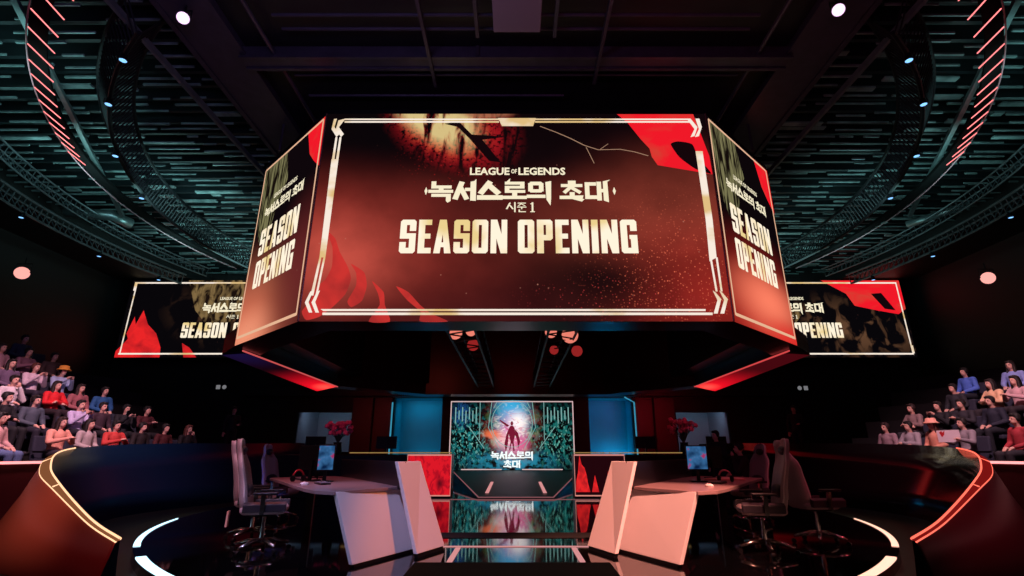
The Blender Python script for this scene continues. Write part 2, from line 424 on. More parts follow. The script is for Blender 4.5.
# stage edge light arcs
def arc(cx, cy, r, a0, a1, z, n=24): return [(cx+r*math.cos(R(a0+(a1-a0)*k/n)), cy+r*math.sin(R(a0+(a1-a0)*k/n)), z) for k in range(n+1)]
def edge_arc(a0, a1, m, label, wmax, taper, sd_):
    pts = arc(SCX*sd_, SCY, SR, a0, a1, .012); mb = MB(); rings = []
    for i, p in enumerate(pts):
        t = i/(len(pts)-1); wd = wmax*(taper(t)); d = Vector((p[0]-SCX*sd_, p[1]-SCY, 0)).normalized()
        a = Vector(p)-d*wd; b = Vector(p)
        rings.append([a, b, b-Vector((0, 0, .02)), a-Vector((0, 0, .02))])
    return tag(mb.loft(rings).build('floor_light', m), label, 'floor light')
cy_e = E('cool_floor_light', (190, 235, 255), 2.2); wa_e = E('warm_floor_light', (255, 190, 165), 1.7)
for m, s, c in ((cy_e, 1, 'cool white'), (wa_e, -1, 'warm pink')):
    f = (lambda a: a) if s == 1 else (lambda a: 180-a)
    side = 'left' if s == 1 else 'right'
    edge_arc(f(193.5), f(214), m, c+' curved light in the stage edge beside the '+('navy' if s == 1 else 'red lit black')+' pit wall', .08, lambda t: .04+.96*t**.8, s)
    edge_arc(f(220), f(231), m, c+' short curved light in the stage edge nearest the camera on the '+side, .10, lambda t: 1-.2*t, s)
    area('floor_glow', ((-4.9)*s, 7.9, .2), ((-6.2)*s, 8.6, .5), 16 if s == 1 else 2.5, (20, 90, 255) if s == 1 else (255, 40, 40), 1.6, .2)

# stage floor inlays
inl = E('inlay_light', (225, 150, 150), .9); inl2 = E('inlay_dim', (150, 95, 100), .7)
def fl(x0, x1, y0, y1, m, label): return tag(MB().box(((x0+x1)/2, (y0+y1)/2, .006), (x1-x0, y1-y0, .008)).build('floor_light', m), label, 'floor light')
fl(-1.05, 1.05, 7.18, 7.21, inl, 'thin pink light line across the stage between the two desks')
fl(-2.4, 2.2, 14.36, 14.42, inl2, 'thin dim light line across the stage just before the dark ramp')
for s in (-1, 1):
    sd = 'left' if s < 0 else 'right'
    fl(s*.73-.03, s*.73+.03, 6.2, 7.1, inl, 'short thick pink light bar pointing away beside the foot of the %s desk' % sd)
tag(MB().box((0, 8.15, .005), (3.4, .5, .006)).build('floor_mat', P('matt_black', (3, 3, 4), .9)), 'matt black band crossing the polished stage between the desks', 'floor mat')

# ramp before the back screen
t = thing('stage_ramp', 'dark tapering ramp below the back screen edged with thin light lines', 'ramp', (0, 14.6, 0))
rp = [(-2.9, 9.75, .44), (2.9, 9.75, .44), (1.0, 0, .03), (-1.0, 0, .03)]
MB().add(rp+[(a, b, .0) for a, b, c in rp], [(0, 1, 2, 3), (7, 6, 5, 4), (0, 4, 5, 1), (1, 5, 6, 2), (2, 6, 7, 3), (3, 7, 4, 0)]).build('deck', P('ramp_black', (9, 9, 12), .5), t)
for s in (-1, 1):
    MB().tube([(s*2.9, 9.75, .45), (s*1.0, 0, .04)], .018, 6).build('edge_light', inl2, t)
    MB().box((s*.82, 2.4, .165), (.1, 3.3, .01), M=Matrix.Rotation(math.atan(.41/10.2), 3, 'X')).build('light_bar', inl, t)
MB().tube([(-1, 0, .04), (1, 0, .04)], .015, 6).build('edge_light', inl2, t)

# seating tiers
def ring_sector(mb, r0, r1, z0, z1, a0, a1, side, n=24):
    rings = []
    for k in range(n+1):
        a = R(a0+(a1-a0)*k/n); c, s = math.cos(a), math.sin(a)
        rings.append([(-side*r*c, 11+r*s, z) for r, z in ((r0, z0), (r1, z0), (r1, z1), (r0, z1))])
    return mb.loft(rings)
tier_m = P('tier_carpet', (18, 12, 16), .9, vary=.3, bscale=8)
def RK(k): return 10.25+.88*k
def ZK(k): return .6+.5*k
for side in (1, -1):
    mb = MB()
    for k in range(7): ring_sector(mb, RK(k)-.42 if k else 9.75, RK(k)+.46 if k < 6 else 16.2, -.12, ZK(k), -42, 27, side)
    S(mb, 'seating_tier', tier_m)
    mb = MB(); ring_sector(mb, 9.6, 9.74, -.12, 1.0, -42, 27, side)
    S(mb, 'trim_barrier', P('barrier_red', (60, 12, 16), .4))
    t = strip('light_strip', [( -side*9.58*math.cos(R(a)), 11+9.58*math.sin(R(a)), .975) for a in range(-40, 4, 2)], .028, E('rail_light', (255, 150, 150), 1.8),
          'long pink light strip along the front rail of the %s stand' % ('left' if side == 1 else 'right'))
    # raised walkway behind the pit wall
    S(MB().prism([(-side*a, b) for a, b in ((9.4, 16.2), (19, 17.8), (19, 24.9), (7.9, 24.9), (7.9, 19.6))], -.12, 1.0), 'floor_walkway', tier_m)

# ================================================================ LED SCREENS
def FR(px, py):
    p = at(px, py, 10.0); return ((p.x+4.42)/8.84, (p.z-3.69)/5.0)
class Panel:
    """a flat LED picture: o = bottom left corner, U, V = edge vectors; layers stand a few millimetres proud"""
    def __init__(s, o, U, V, asp=1.82): s.o, s.U, s.V = Vector(o), Vector(U), Vector(V); s.n = s.U.cross(s.V).normalized(); s.W = s.U.length; s.H = s.V.length
    def pt(s, u, v, l=0): return s.o + s.U*u + s.V*v + s.n*l
    def polys(s, name, polys, mat, parent, layer):
        me = bpy.data.meshes.new(name); vs, fs, uvs = [], [], []
        for po in polys:
            b = len(vs)
            # orient counter-clockwise
            A = sum(po[i][0]*po[(i+1) % len(po)][1]-po[(i+1) % len(po)][0]*po[i][1] for i in range(len(po)))
            if A < 0: po = po[::-1]
            vs += [tuple(s.pt(u, v, layer*.006)) for u, v in po]; uvs += [tuple(p) for p in po]; fs.append(tuple(range(b, b+len(po))))
        me.from_pydata(vs, [], fs); uvl = me.uv_layers.new(name='UVMap')
        for l in me.loops: uvl.data[l.index].uv = uvs[l.vertex_index]
        me.materials.append(mat); me.update()
        return put(name, me, parent)

def seg(p, q, w):
    p, q = Vector(p), Vector(q); d = (q-p).normalized(); n = Vector((-d.y, d.x))*w/2
    return [tuple(p+n), tuple(q+n), tuple(q-n), tuple(p-n)]
def rc(x0, y0, x1, y1): return [(x0, y0), (x1, y0), (x1, y1), (x0, y1)]
def ch(x0, y0, x1, y1, c='', k=.06):
    """rect with clipped corners: c lists corners from bl br tr tl"""
    o = []
    for nm, (x, y), (ax, ay), (bx, by) in (('bl', (x0, y0), (0, k), (k, 0)), ('br', (x1, y0), (-k, 0), (0, k)), ('tr', (x1, y1), (0, -k), (-k, 0)), ('tl', (x0, y1), (k, 0), (0, -k))):
        if nm in c: o += [(x+ax, y+ay), (x+bx, y+by)]
        else: o.append((x, y))
    return o
T = .186
GL = {  # condensed heavy letters: width, polygons in a box 1 high
 'S': (.46, [ch(0, .84, .46, 1, 'tl tr'), ch(0, .5, T, .94, ''), ch(0, .43, .46, .59, ''), ch(.46-T, .06, .46, .55, ''), ch(0, 0, .46, .16, 'bl br'), rc(0, .06, T, .33), rc(.46-T, .66, .46, .94)]),
 'E': (.38, [rc(0, 0, T, 1), rc(0, .84, .38, 1), rc(0, .43, .35, .58), rc(0, 0, .38, .16)]),
 'A': (.50, [[(0, 0), (T, 0), (.30, 1), (.15, 1)], [(.5, 0), (.5-T, 0), (.2, 1), (.35, 1)], rc(.1, .18, .4, .32)]),
 'O': (.46, [ch(0, .84, .46, 1, 'tl tr'), rc(0, .06, T, .94), rc(.46-T, .06, .46, .94), ch(0, 0, .46, .16, 'bl br')]),
 'N': (.48, [rc(0, 0, T-.02, 1), rc(.48-T+.02, 0, .48, 1), [(0, 1), (T, 1), (.48, 0), (.48-T, 0)]]),
 'P': (.44, [rc(0, 0, T, 1), ch(0, .84, .44, 1, 'tr'), ch(0, .38, .44, .54, 'br'), rc(.44-T, .44, .44, .94)]),
 'I': (T, [rc(0, 0, T, 1)]),
 'G': (.46, [ch(0, .84, .46, 1, 'tl tr'), rc(0, .06, T, .94), rc(.46-T, .0, .46, .52), ch(0, 0, .40, .16, 'bl'), rc(.24, .42, .46, .54), rc(.46-T, .66, .46, .94)]),
}
KG = {  # heavy display syllables in a unit square
 'nok': [rc(.1, .66, .27, 1.02), rc(.1, .66, .95, .79), rc(.43, .5, .6, .66), rc(-.02, .42, 1.02, .55), rc(.12, .2, .93, .33), [(.76, .33), (.93, .33), (.93, -.02), (.84, -.12), (.76, -.02)]],
 'seo': [seg((.33, 1.0), (.08, .06), .24), seg((.3, .7), (.56, .06), .22), rc(.5, .52, .85, .66), [(.74, .0), (.95, -.02), (.95, 1.16), (.86, 1.04), (.74, 1.0)]],
 'seu': [seg((.5, 1.02), (.1, .36), .26), seg((.48, .8), (.88, .36), .26), rc(-.04, .04, 1.04, .25)],
 'ro': [rc(.1, .88, .92, 1.0), rc(.76, .7, .92, .96), rc(.1, .66, .92, .77), rc(.1, .46, .26, .74), rc(.1, .42, .95, .54), rc(.42, .2, .6, .44), rc(-.02, .08, 1.02, .22), [(.1, .96), (.3, 1.2), (.26, .9)]],
 'ui': [ch(.05, .84, .68, 1.0, 'tl tr', .1), ch(.05, .44, .68, .58, 'bl br', .1), rc(.05, .5, .22, .92), rc(.52, .5, .68, .92), rc(-.02, .14, .76, .28), [(.8, .98), (1.02, 1.04), (1.0, .1), (.97, -.28), (.84, .04)]],
 'cho': [rc(.36, .9, .66, 1.06), rc(.05, .74, .95, .87), seg((.52, .8), (.18, .42), .17), seg((.5, .68), (.86, .42), .17), rc(.42, .2, .6, .42), [(-.02, .08), (1.02, .08), (.9, -.06), (.98, .24), (-.02, .22)]],
 'dae': [rc(.02, .82, .48, .97), rc(.02, .12, .18, .97), rc(.02, .08, .5, .24), rc(.54, .0, .7, 1.0), rc(.6, .45, .9, .6), [(.82, .0), (1.0, -.1), (.98, 1.0), (1.12, 1.12), (.82, 1.02)]],
}
def word(txt, x0, x1, y0, y1, gap=.075):
    ws = sum(GL[c][0]+gap if c != ' ' else .25 for c in txt)-gap; k = (x1-x0)/ws; h = y1-y0; out = []; x = x0
    for c in txt:
        if c == ' ': x += .25*k; continue
        for po in GL[c][1]: out.append([(x+a*k, y0+b*h) for a, b in po])
        x += (GL[c][0]+gap)*k
    return out
def hangul(names, x0, x1, y0, y1, gap=.07):
    ws = sum((1+gap) if c else .36 for c in names)-gap; k = (x1-x0)/ws; x = x0; out = []
    for c in names:
        if not c: x += .36*k; continue
        for po in KG[c]:
            cx_ = sum(p[0] for p in po)/len(po); cy_ = sum(p[1] for p in po)/len(po)
            g = .02   # heavier strokes
            out.append([(x+(a+(g if a > cx_ else -g))*k, y0+(b+(g if b > cy_ else -g))*(y1-y0)) for a, b in po])
        x += (1+gap)*k
    return out
HW = ['nok', 'seo', 'seu', 'ro', 'ui', None, 'cho', 'dae']
def font_polys(txt, x0, x1, y0, y1, bold=.02):
    cu = bpy.data.curves.new('caption', 'FONT'); cu.body = txt; cu.offset = bold; cu.resolution_u = 2
    o = bpy.data.objects.new('caption', cu); col.objects.link(o); bpy.context.view_layer.update()
    me = bpy.data.meshes.new_from_object(o.evaluated_get(bpy.context.evaluated_depsgraph_get()))
    bpy.data.objects.remove(o); bpy.data.curves.remove(cu)
    xs = [v.co.x for v in me.vertices]; ys = [v.co.y for v in me.vertices]
    a, b, c, d = min(xs), max(xs), min(ys), max(ys)
    f = lambda p: (x0+(p.x-a)/(b-a)*(x1-x0), y0+(p.y-c)/(d-c)*(y1-y0))
    out = [[f(me.vertices[i].co) for i in p.vertices] for p in me.polygons]
    bpy.data.meshes.remove(me); return out

CREAM = LED('letter_cream', (255, 240, 215), 1.05); CREAM.mixc(CREAM.rng(CREAM.noise(6, (1, .6)), .48, .62), (232, 205, 140)); CREAM = CREAM.done()
IVORY = E('lettering_ivory', (250, 238, 205), 1.0)
LINE = LED('border_ivory', (250, 235, 220), 1.0); LINE.mixc(LINE.rng(LINE.noise(5), .5, .6), (225, 190, 130)); LINE = LINE.done()
DIMLINE = E('border_grey', (170, 155, 140), .8)
def flame_mat(name, a, b, hole=None):
    L = LED(name, a); L.mixc(L.rng(L.noise(7, (1.6, .7), dist=.6), .38, .62), b); return L.done()
FLAME = flame_mat('flame_red', (235, 38, 40), (178, 28, 34))
FLAME2 = flame_mat('flame_soft', (205, 52, 48), (160, 44, 42))
CLOTH = LED('banner_red', (240, 25, 40)); CLOTH.mixc(CLOTH.rng(CLOTH.noise(6, (1, .8), dist=1), .45, .62), (215, 60, 50)); CLOTH = CLOTH.done()
HOLE = E('banner_hole', (20, 6, 10), 1)  # near-black for the banner's hole and the branch
RAY = LED('gold_rays', (120, 18, 20)); RAY.mixc(RAY.rng(RAY.noise(9, (3, .9), R(-18), 6, 1.5), .40, .58), (210, 95, 50))
RAY.mixc(RAY.math('MULTIPLY', RAY.fall((.25, 1.03), (.22, .22)), RAY.rng(RAY.noise(9, (2.4, .8), R(-18), 5), .3, .5)), (222, 200, 150)); RAY.mixc(RAY.rng(RAY.noise(16, (1.5, 1), R(-18), 6, 1), .56, .68), (14, 4, 6)); RAY = RAY.done()
RAYDIM = LED('green_gold_rays', (20, 12, 10)); RAYDIM.mixc(RAYDIM.rng(RAYDIM.noise(10, (4, .6), R(-14), 5, .6), .42, .62), (126, 122, 84)); RAYDIM = RAYDIM.done()
CRACK = E('crack_line', (205, 160, 130), .6)

def px(l): return [FR(*p) for p in l]
def soft(po, sub=4):
    """rounds a closed outline a little: a Catmull-Rom curve through its points"""
    n = len(po); out = []
    for i in range(n):
        p0, p1, p2, p3 = po[i-1], po[i], po[(i+1) % n], po[(i+2) % n]
        for k in range(sub):
            t = k/sub; out.append(tuple(.5*((2*b)+.6*(c-a)*t+(2*(-3*b+3*c)-.6*(2*c-2*a+d-b)+0*b)*t*t+(2*(2*b-2*c)+.6*(c-a+d-b))*t**3) for a, b, c, d in zip(p0, p1, p2, p3)))
    return out
def c3(o, s, l): return [FR(o[0]+a/s, o[1]+b/s) for a, b in l]
A = (300, 215); S3 = 4.655; B2 = (520, 105); A1 = (300, 105)
FLAMES = [c3(A, S3, l) for l in (
    [(125, 75), (165, 110), (185, 170), (225, 245), (238, 300), (212, 370), (150, 432), (90, 475), (30, 490), (10, 450), (50, 400), (75, 340), (120, 300), (150, 240), (152, 150)],
    [(238, 228), (300, 268), (312, 330), (290, 400), (240, 430), (222, 402), (262, 330), (262, 270)],
    [(336, 308), (390, 360), (396, 420), (420, 497), (320, 497), (372, 420), (362, 362)],
    [(448, 333), (505, 360), (560, 420), (612, 460), (690, 497), (560, 497), (562, 452), (500, 398)])]
BANNER = [c3(B2, S3, [(450, 45), (805, 45), (880, 240), (895, 325), (820, 312), (640, 282), (612, 242), (602, 205), (560, 160), (500, 85)])]
BHOLE = [c3(B2, S3, [(700, 185), (735, 172), (800, 185), (830, 250), (890, 322), (815, 300), (740, 245)])]
RAYS = [c3(A1, S3, [(480, 40), (1010, 40), (1020, 110), (975, 150), (985, 270), (900, 250), (830, 240), (800, 300), (700, 325), (600, 290), (545, 235), (500, 130)])]
BRANCH = [c3(A1, S3, [(670, 90), (740, 80), (800, 140), (960, 150), (850, 165), (935, 270), (880, 262), (790, 160), (735, 105)])]
def border():
    o = []
    o += [px([(345, 119.5), (499, 119.5), (499, 121), (345, 121)]), px([(345, 122), (499, 122), (499, 123.6), (345, 123.6)])]
    o += [px([(535, 119.5), (690, 119.5), (690, 121), (535, 121)]), px([(535, 122), (690, 122), (690, 123.6), (535, 123.6)])]
    o += [px([(498, 119), (536, 119), (533, 127), (502, 127)])]
    o += [px([(321, 309.5), (705, 309.5), (705, 311.5), (324, 311.5)]), px([(323, 313), (712, 313), (712, 315.5), (323, 315.5)])]
    o += [px([(332, 160), (339, 160), (326, 258), (320, 258)]), px([(320, 258), (322, 258), (314, 296), (311, 296)]), px([(324, 258), (326, 258), (318, 296), (316, 296)])]
    o += [px([(336, 138), (338, 138), (335, 160), (332.5, 160)]), px([(340, 138), (342, 138), (339, 160), (336.5, 160)])]
    o += [px([(695, 152), (702, 152), (712, 220), (705, 220)]), px([(705, 220), (712, 220), (716, 258), (709, 262)]), px([(709, 258), (711, 258), (717, 292), (715, 292)]), px([(715, 258), (717, 258), (722, 292), (720, 292)])]
    for k in (0, 4.4):   # corner ornaments
        o += [px([(334.5+k, 120+k*.3), (337.5+k*2, 119.5), (335+k, 128), (332+k, 130)]), px([(332+k, 130), (335+k, 128), (340+k, 135), (337+k, 138)]) ]
        o += [px([(686+k*2, 119.5), (690+k*2, 119.5), (697+k, 128), (694+k, 130)]), px([(694+k, 130), (697+k, 128), (694+k, 137), (690+k, 138)])]
        o += [px([(311+k*1.5, 292), (314+k*1.5, 291), (309+k*1.5, 303), (305.5+k*1.5, 303)]), px([(305.5+k*1.5, 303), (309+k*1.5, 302), (313+k*1.5, 313), (309.5+k*1.5, 313)])]
        o += [px([(712+k*1.5, 291), (715+k*1.5, 293), (721+k*1.5, 300), (717+k*1.5, 301)]), px([(717+k*1.5, 300), (720.5+k*1.5, 300), (717+k*1.5, 314), (713+k*1.5, 314)])]
    return o
BORDER = border()
CRK = [(540, 127), (556, 133), (570, 139), (584, 146), (598, 150.5), (620, 150), (634, 152.5), (648, 156.5)]
CRACKS = [seg(FR(*a), FR(*b), .0035) for a, b in zip(CRK, CRK[1:])] + [seg(FR(600, 150), FR(608, 144.5), .002), seg(FR(586, 148), FR(594, 164), .002)]

FB = LED('front_screen_picture', (16, 6, 9))
FB.blob((.10, .36), (.6, .5), (146, 50, 42)).blob((.07, .27), (.26, .34), (205, 84, 70), .85).blob((.5, .45), (.5, .36), (78, 28, 25), .8)
FB.blob((.90, .42), (.5, .55), (134, 54, 42)).blob((.95, .12), (.32, .45), (158, 40, 34), .85).blob((.70, .17), (.28, .24), (20, 9, 11), .95).blob((.3, .0), (.6, .3), (98, 32, 32), .5)
FB.blob((.5, .8), (.4, .22), (18, 7, 10), .92).blob((.17, .92), (.36, .42), (9, 5, 8), .95).blob((.6, .95), (.3, .25), (14, 5, 8), .9)
FB.mixc(FB.math('MULTIPLY', FB.rng(FB.noise(6, (1.6, 1)), .4, .7), .25), (8, 4, 6))
FB.sparks((.5, .5), (1.0, 1.0), (200, 130, 110), 17, .075)
FB.sparks((.88, .2), (.28, .5), (235, 110, 80), 90, .33).sparks((.74, .1), (.3, .16), (190, 60, 60), 80, .3).sparks((.33, .82), (.16, .3), (170, 30, 30), 70, .34)
st = FB.noise(9, (4.2, .55), R(-20), 5, .9); sp_ = FB.noise(55, (1.8, 1), 0, 4)
ray = lambda c, r, rot, lo, hi, k: FB.math('MULTIPLY', FB.math('MULTIPLY', FB.rng(st, lo, hi), FB.rng(FB.fall(c, r, rot=rot), 0, .35)), k)
FB.mixc(FB.math('MULTIPLY', ray((.33, .96), (.19, .34), R(18), .36, .5, 1), FB.rng(sp_, .36, .5)), (150, 20, 28))
FB.mixc(FB.math('MULTIPLY', ray((.31, .95), (.13, .24), R(20), .44, .56, 1), FB.rng(sp_, .40, .56)), (206, 84, 48))
FB.mixc(ray((.275, 1.03), (.12, .3), R(24), .40, .54, 1), (214, 190, 130))
FB.mixc(ray((.42, 1.02), (.10, .06), 0, .3, .5, .8), (170, 110, 80))
FB = FB.done()

def artwork(pn, host, txt, bg, rays=RAY, dim=False, small=1.0):
    """the season opening picture on a panel; txt = (x0, x1, y0, y1) box of the SEASON OPENING line"""
    pn.polys('picture', [[(0, 0), (1, 0), (1, 1), (0, 1)]], bg, host, 1)
    pn.polys('branch_graphic', BRANCH, HOLE, host, 3)
    pn.polys('banner_graphic', BANNER, CLOTH, host, 2); pn.polys('banner_hole', [soft(p) for p in BHOLE], HOLE, host, 3)
    pn.polys('flame_graphic', [soft(p) for p in FLAMES], FLAME2 if not dim else FLAME, host, 2)

# --- hanging screen block over the stage
z0, z1 = 3.69, 8.69
cube = thing('hanging_screen_block', 'huge eight sided hanging screen block above the stage, front face reading SEASON OPENING', 'hanging screen', (0, 17, z0))
off = Vector((0, -17, -z0))
def cb(mb, name, m, **k):
    mb.v = [tuple(Vector(p)+off) for p in mb.v]; return mb.build(name, m, cube, **k)
OUT = [(-4.42, 10), (4.42, 10), (6.99, 12.43), (7.9, 13.5), (7.9, 20.5), (4.42, 24), (-4.42, 24), (-7.9, 20.5), (-7.9, 13.5), (-6.99, 12.43)]
def inset(poly, d):
    n = len(poly); out = []
    for i in range(n):
        a, b, c = Vector(poly[i-1]), Vector(poly[i]), Vector(poly[(i+1) % n])
        d1, d2 = (b-a).normalized(), (c-b).normalized(); n1, n2 = Vector((-d1.y, d1.x)), Vector((-d2.y, d2.x))
        k = (n1+n2).normalized(); out.append(tuple(b+k*d/max(.3, k.dot(n1))))
    return out
INN = inset(OUT, .85)
housing = P('screen_housing', (30, 18, 26), .3, .3, vary=.2, bscale=2)
UP = [(-4.42, 10), (4.42, 10), (6.99, 12.43), (6.99, 21.3), (4.2, 23.9), (-4.2, 23.9), (-6.99, 21.3), (-6.99, 12.43)]
def tube_body(poly, inn, a, b):
    n = len(poly); ring = [[(*poly[i], a), (*poly[i], b), (*inn[i], b), (*inn[i], a+.01)] for i in list(range(n))+[0]]
    return MB().loft(ring, caps=False)
cb(tube_body(OUT, INN, z0, z0+.5), 'lower_housing', housing)
cb(tube_body(UP, inset(UP, .6), z0+.45, z1), 'housing', housing)
cb(MB().prism(UP, z1, z1+.12), 'top_cover', BLACKM)
# interior trusses
mb = MB()
for x in (-1.35, 1.15):
    for dx in (-.35, .35):
        for zz in (4.0, 4.7): mb.tube([(x+dx, 11, zz), (x+dx, 23, zz)], .035, 6)
    for j in range(24):
        yy = 11+j*.5; s = 1 if j % 2 else -1
        mb.tube([(x-.35, yy, 4.0 if s > 0 else 4.7), (x-.35, yy+.5, 4.7 if s > 0 else 4.0)], .02, 5); mb.tube([(x+.35, yy, 4.0 if s > 0 else 4.7), (x+.35, yy+.5, 4.7 if s > 0 else 4.0)], .02, 5)
        mb.tube([(x-.35*s, yy, 4.0), (x+.35*s, yy+.5, 4.0)], .02, 5)
cb(mb, 'inner_truss', BLACKM)
mb = MB()
for i in range(-4, 5): mb.box((i*1.2, 17, 7.6), (.12, 11, .2))
for j in range(5): mb.box((0, 13+j*2, 7.8), (11.4, .12, .2))
cb(mb, 'inner_grid', P('inner_grid_paint', (60, 30, 34), .5))
# panels on the faces
def W(mb): return mb
front = Panel((-4.42, 9.995, z0), (8.84, 0, 0), (0, 0, z1-z0))
def local(pn): pn.o = pn.o+off; return pn
local(front)
fs = front.polys('front_screen', [[(0, 0), (1, 0), (1, 1), (0, 1)]], SCREENOFF, cube, .5)
artwork(front, fs, None, FB)
front.polys('crack_graphic', CRACKS, CRACK, fs, 4); front.polys('border_graphic', BORDER, LINE, fs, 5)
def fbox(x0, y0, x1, y1): a = FR(x0, y1); b = FR(x1, y0); return a[0], b[0], a[1], b[1]
x0, x1, y0, y1 = fbox(399, 220.5, 635.5, 254); tw = word('SEASON', *[x0, x0+(x1-x0)*.452, y0, y1])+word('OPENING', *[x0+(x1-x0)*.497, x1, y0, y1])
front.polys('lettering', tw, CREAM, fs, 6)
x0, x1, y0, y1 = fbox(429, 183, 607, 201); kr = hangul(HW, x0, x1, y0, y1)
kr += [[(x0-.012, (y0+y1)/2), (x0-.008, (y0+y1)/2+.02), (x0-.004, (y0+y1)/2), (x0-.008, (y0+y1)/2-.02)], [(x1+.012, (y0+y1)/2), (x1+.016, (y0+y1)/2+.02), (x1+.02, (y0+y1)/2), (x1+.016, (y0+y1)/2-.02)]]
front.polys('lettering', kr, IVORY, fs, 6)
x0, x1, y0, y1 = fbox(470, 168.5, 565, 176); wd = x1-x0
lg = font_polys('LEAGUE', x0, x0+wd*.415, y0, y1, .03)+font_polys('OF', x0+wd*.432, x0+wd*.492, y0+.008, y1-.008, .03)+font_polys('LEGENDS', x0+wd*.508, x1, y0, y1, .03)
front.polys('lettering', lg, IVORY, fs, 6)
def season1(x0, x1, y0, y1):
    w = x1-x0; h = y1-y0; s = w*.035
    f = lambda l: [[(x0+a*w, y0+b*h) for a, b in po] for po in l]
    return f([seg((.14, .95), (.02, .3), .06), seg((.13, .7), (.24, .3), .06), rc(.28, 0, .33, 1), rc(.40, .86, .68, .95), seg((.54, .88), (.42, .62), .05), seg((.54, .8), (.66, .62), .05), rc(.38, .46, .70, .55), rc(.52, .3, .56, .5), rc(.43, .0, .48, .26), rc(.43, 0, .68, .09), rc(.88, .06, .94, .98), rc(.83, .0, .99, .09), rc(.84, .78, .9, .88)])
a, b, c, d = fbox(506, 203, 535, 213); front.polys('lettering', season1(a, b, c, d), IVORY, fs, 6)
x0, x1, y0, y1 = 0, 1, 0, 1
# angled side faces
SB = LED('left_face_picture', (14, 7, 11)); SB.blob((.1, -.02), (1.1, .62), (225, 120, 90)).blob((.2, .02), (.6, .2), (250, 165, 130), .6).blob((.9, .25), (.6, .5), (110, 40, 40), .8).sparks((.5, .5), (1, 1), (170, 120, 100), 14, .07, (.8, 1)); SB = SB.done()
SB2 = LED('right_face_picture', (12, 6, 9)); SB2.blob((.5, .0), (1.1, .6), (190, 50, 40)).blob((.6, .17), (.8, .22), (255, 130, 100), .95).blob((.9, .02), (.6, .12), (230, 50, 45), .8).sparks((.5, .5), (1, 1), (170, 100, 90), 14, .07, (.8, 1)); SB2 = SB2.done()
EDGE = E('face_edge_line', (235, 185, 150), .95)
for s, bgm in ((-1, SB), (1, SB2)):
    if s < 0: pn = Panel((-6.99, 12.425, z0), (2.57, -2.43, 0), (0, 0, z1-z0))
    else: pn = Panel((4.42, 9.995, z0), (2.57, 2.43, 0), (0, 0, z1-z0))
    local(pn)
    hs = pn.polys('side_screen', [[(0, 0), (1, 0), (1, 1), (0, 1)]], SCREENOFF, cube, .5)
    pn.polys('picture', [[(0, 0), (1, 0), (1, 1), (0, 1)]], bgm, hs, 1)
    pn.polys('ray_graphic', [[(.03, .98), (.42, .98), (.5, .8), (.4, .72), (.3, .55), (.16, .5), (.05, .62)]], RAYDIM, hs, 2)
    pn.polys('banner_graphic', [[(.74, .99), (1, .99), (1, .72), (.9, .78), (.82, .84)]], CLOTH, hs, 2)
    ln = [seg((.03, .03), (.03, .98), .018), seg((.03, .98), (.97, .98), .012), seg((.97, .98), (.97, .03), .018), seg((.03, .035), (.97, .035), .014)]
    pn.polys('border_graphic', ln, EDGE, hs, 3)
    l = word('SEASON', .17, .80, .44, .585)+word('OPENING', .17, .80, .265, .41)
    pn.polys('lettering', l, CREAM, hs, 4)
    pn.polys('lettering', hangul(HW, .17, .80, .66, .71)+font_polys('LEAGUE OF LEGENDS', .30, .68, .74, .765, .03), IVORY, hs, 4)
# edges lit where faces meet
for x in (-4.42, 4.42): cb(MB().tube([(x, 9.98, z0), (x, 9.98, z1)], .018, 6), 'corner_trim', P('corner_trim_metal', (160, 120, 110), .3, .8))
# undersides of the long side modules, their red lit glow put in as emission
RS = {}
for s in (-1, 1):
    L = LED('soffit_glow', (18, 3, 10) if s < 0 else (60, 6, 12), 1.3); L.blob((.5, 1.0), (1.8, .7), (235, 14, 34)).blob((.4, .93), (.6, .16), (255, 80, 70), .9)
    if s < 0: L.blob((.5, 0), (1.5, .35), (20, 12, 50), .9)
    pn = Panel((s*7.05, 13.3, z0-.01), (s*.85, 0, -.03), (0, 7.0, 0)); local(pn)
    wedge = MB().add([(s*7.05, 13.3, z0), (s*7.9, 13.5, z0), (s*7.9, 20.4, z0), (s*7.05, 20.2, z0), (s*7.05, 13.3, z0-.01), (s*7.9, 13.5, z0-.02), (s*7.9, 20.4, z0-.17), (s*7.05, 20.2, z0-.02)], [(0, 1, 2, 3), (0, 4, 5, 1), (1, 5, 6, 2), (2, 6, 7, 3), (3, 7, 4, 0)]); cb(wedge, 'soffit_frame', housing)
    if s > 0: pn.n = Vector((0, 0, -1))
    else: pn.n = Vector((0, 0, -1))
    me = bpy.data.meshes.new('soffit_glow'); q4 = [Vector(p)+off for p in ((s*7.05, 13.3, z0-.016), (s*7.9, 13.5, z0-.026), (s*7.9, 20.4, z0-.176), (s*7.05, 20.2, z0-.026))]
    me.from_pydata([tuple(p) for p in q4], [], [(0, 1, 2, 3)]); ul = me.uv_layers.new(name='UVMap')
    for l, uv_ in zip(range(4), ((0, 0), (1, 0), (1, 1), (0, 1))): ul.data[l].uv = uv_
    me.materials.append(L.done()); put('soffit_glow', me, cube)
    cb(MB().tube([(s*7.03, 12.9, z0-.03), (s*7.03, 20.2, z0-.03)], .022, 6), 'edge_light', E('soffit_edge_%d' % (s+1), (220, 90, 90) if s < 0 else (235, 80, 80), .8))
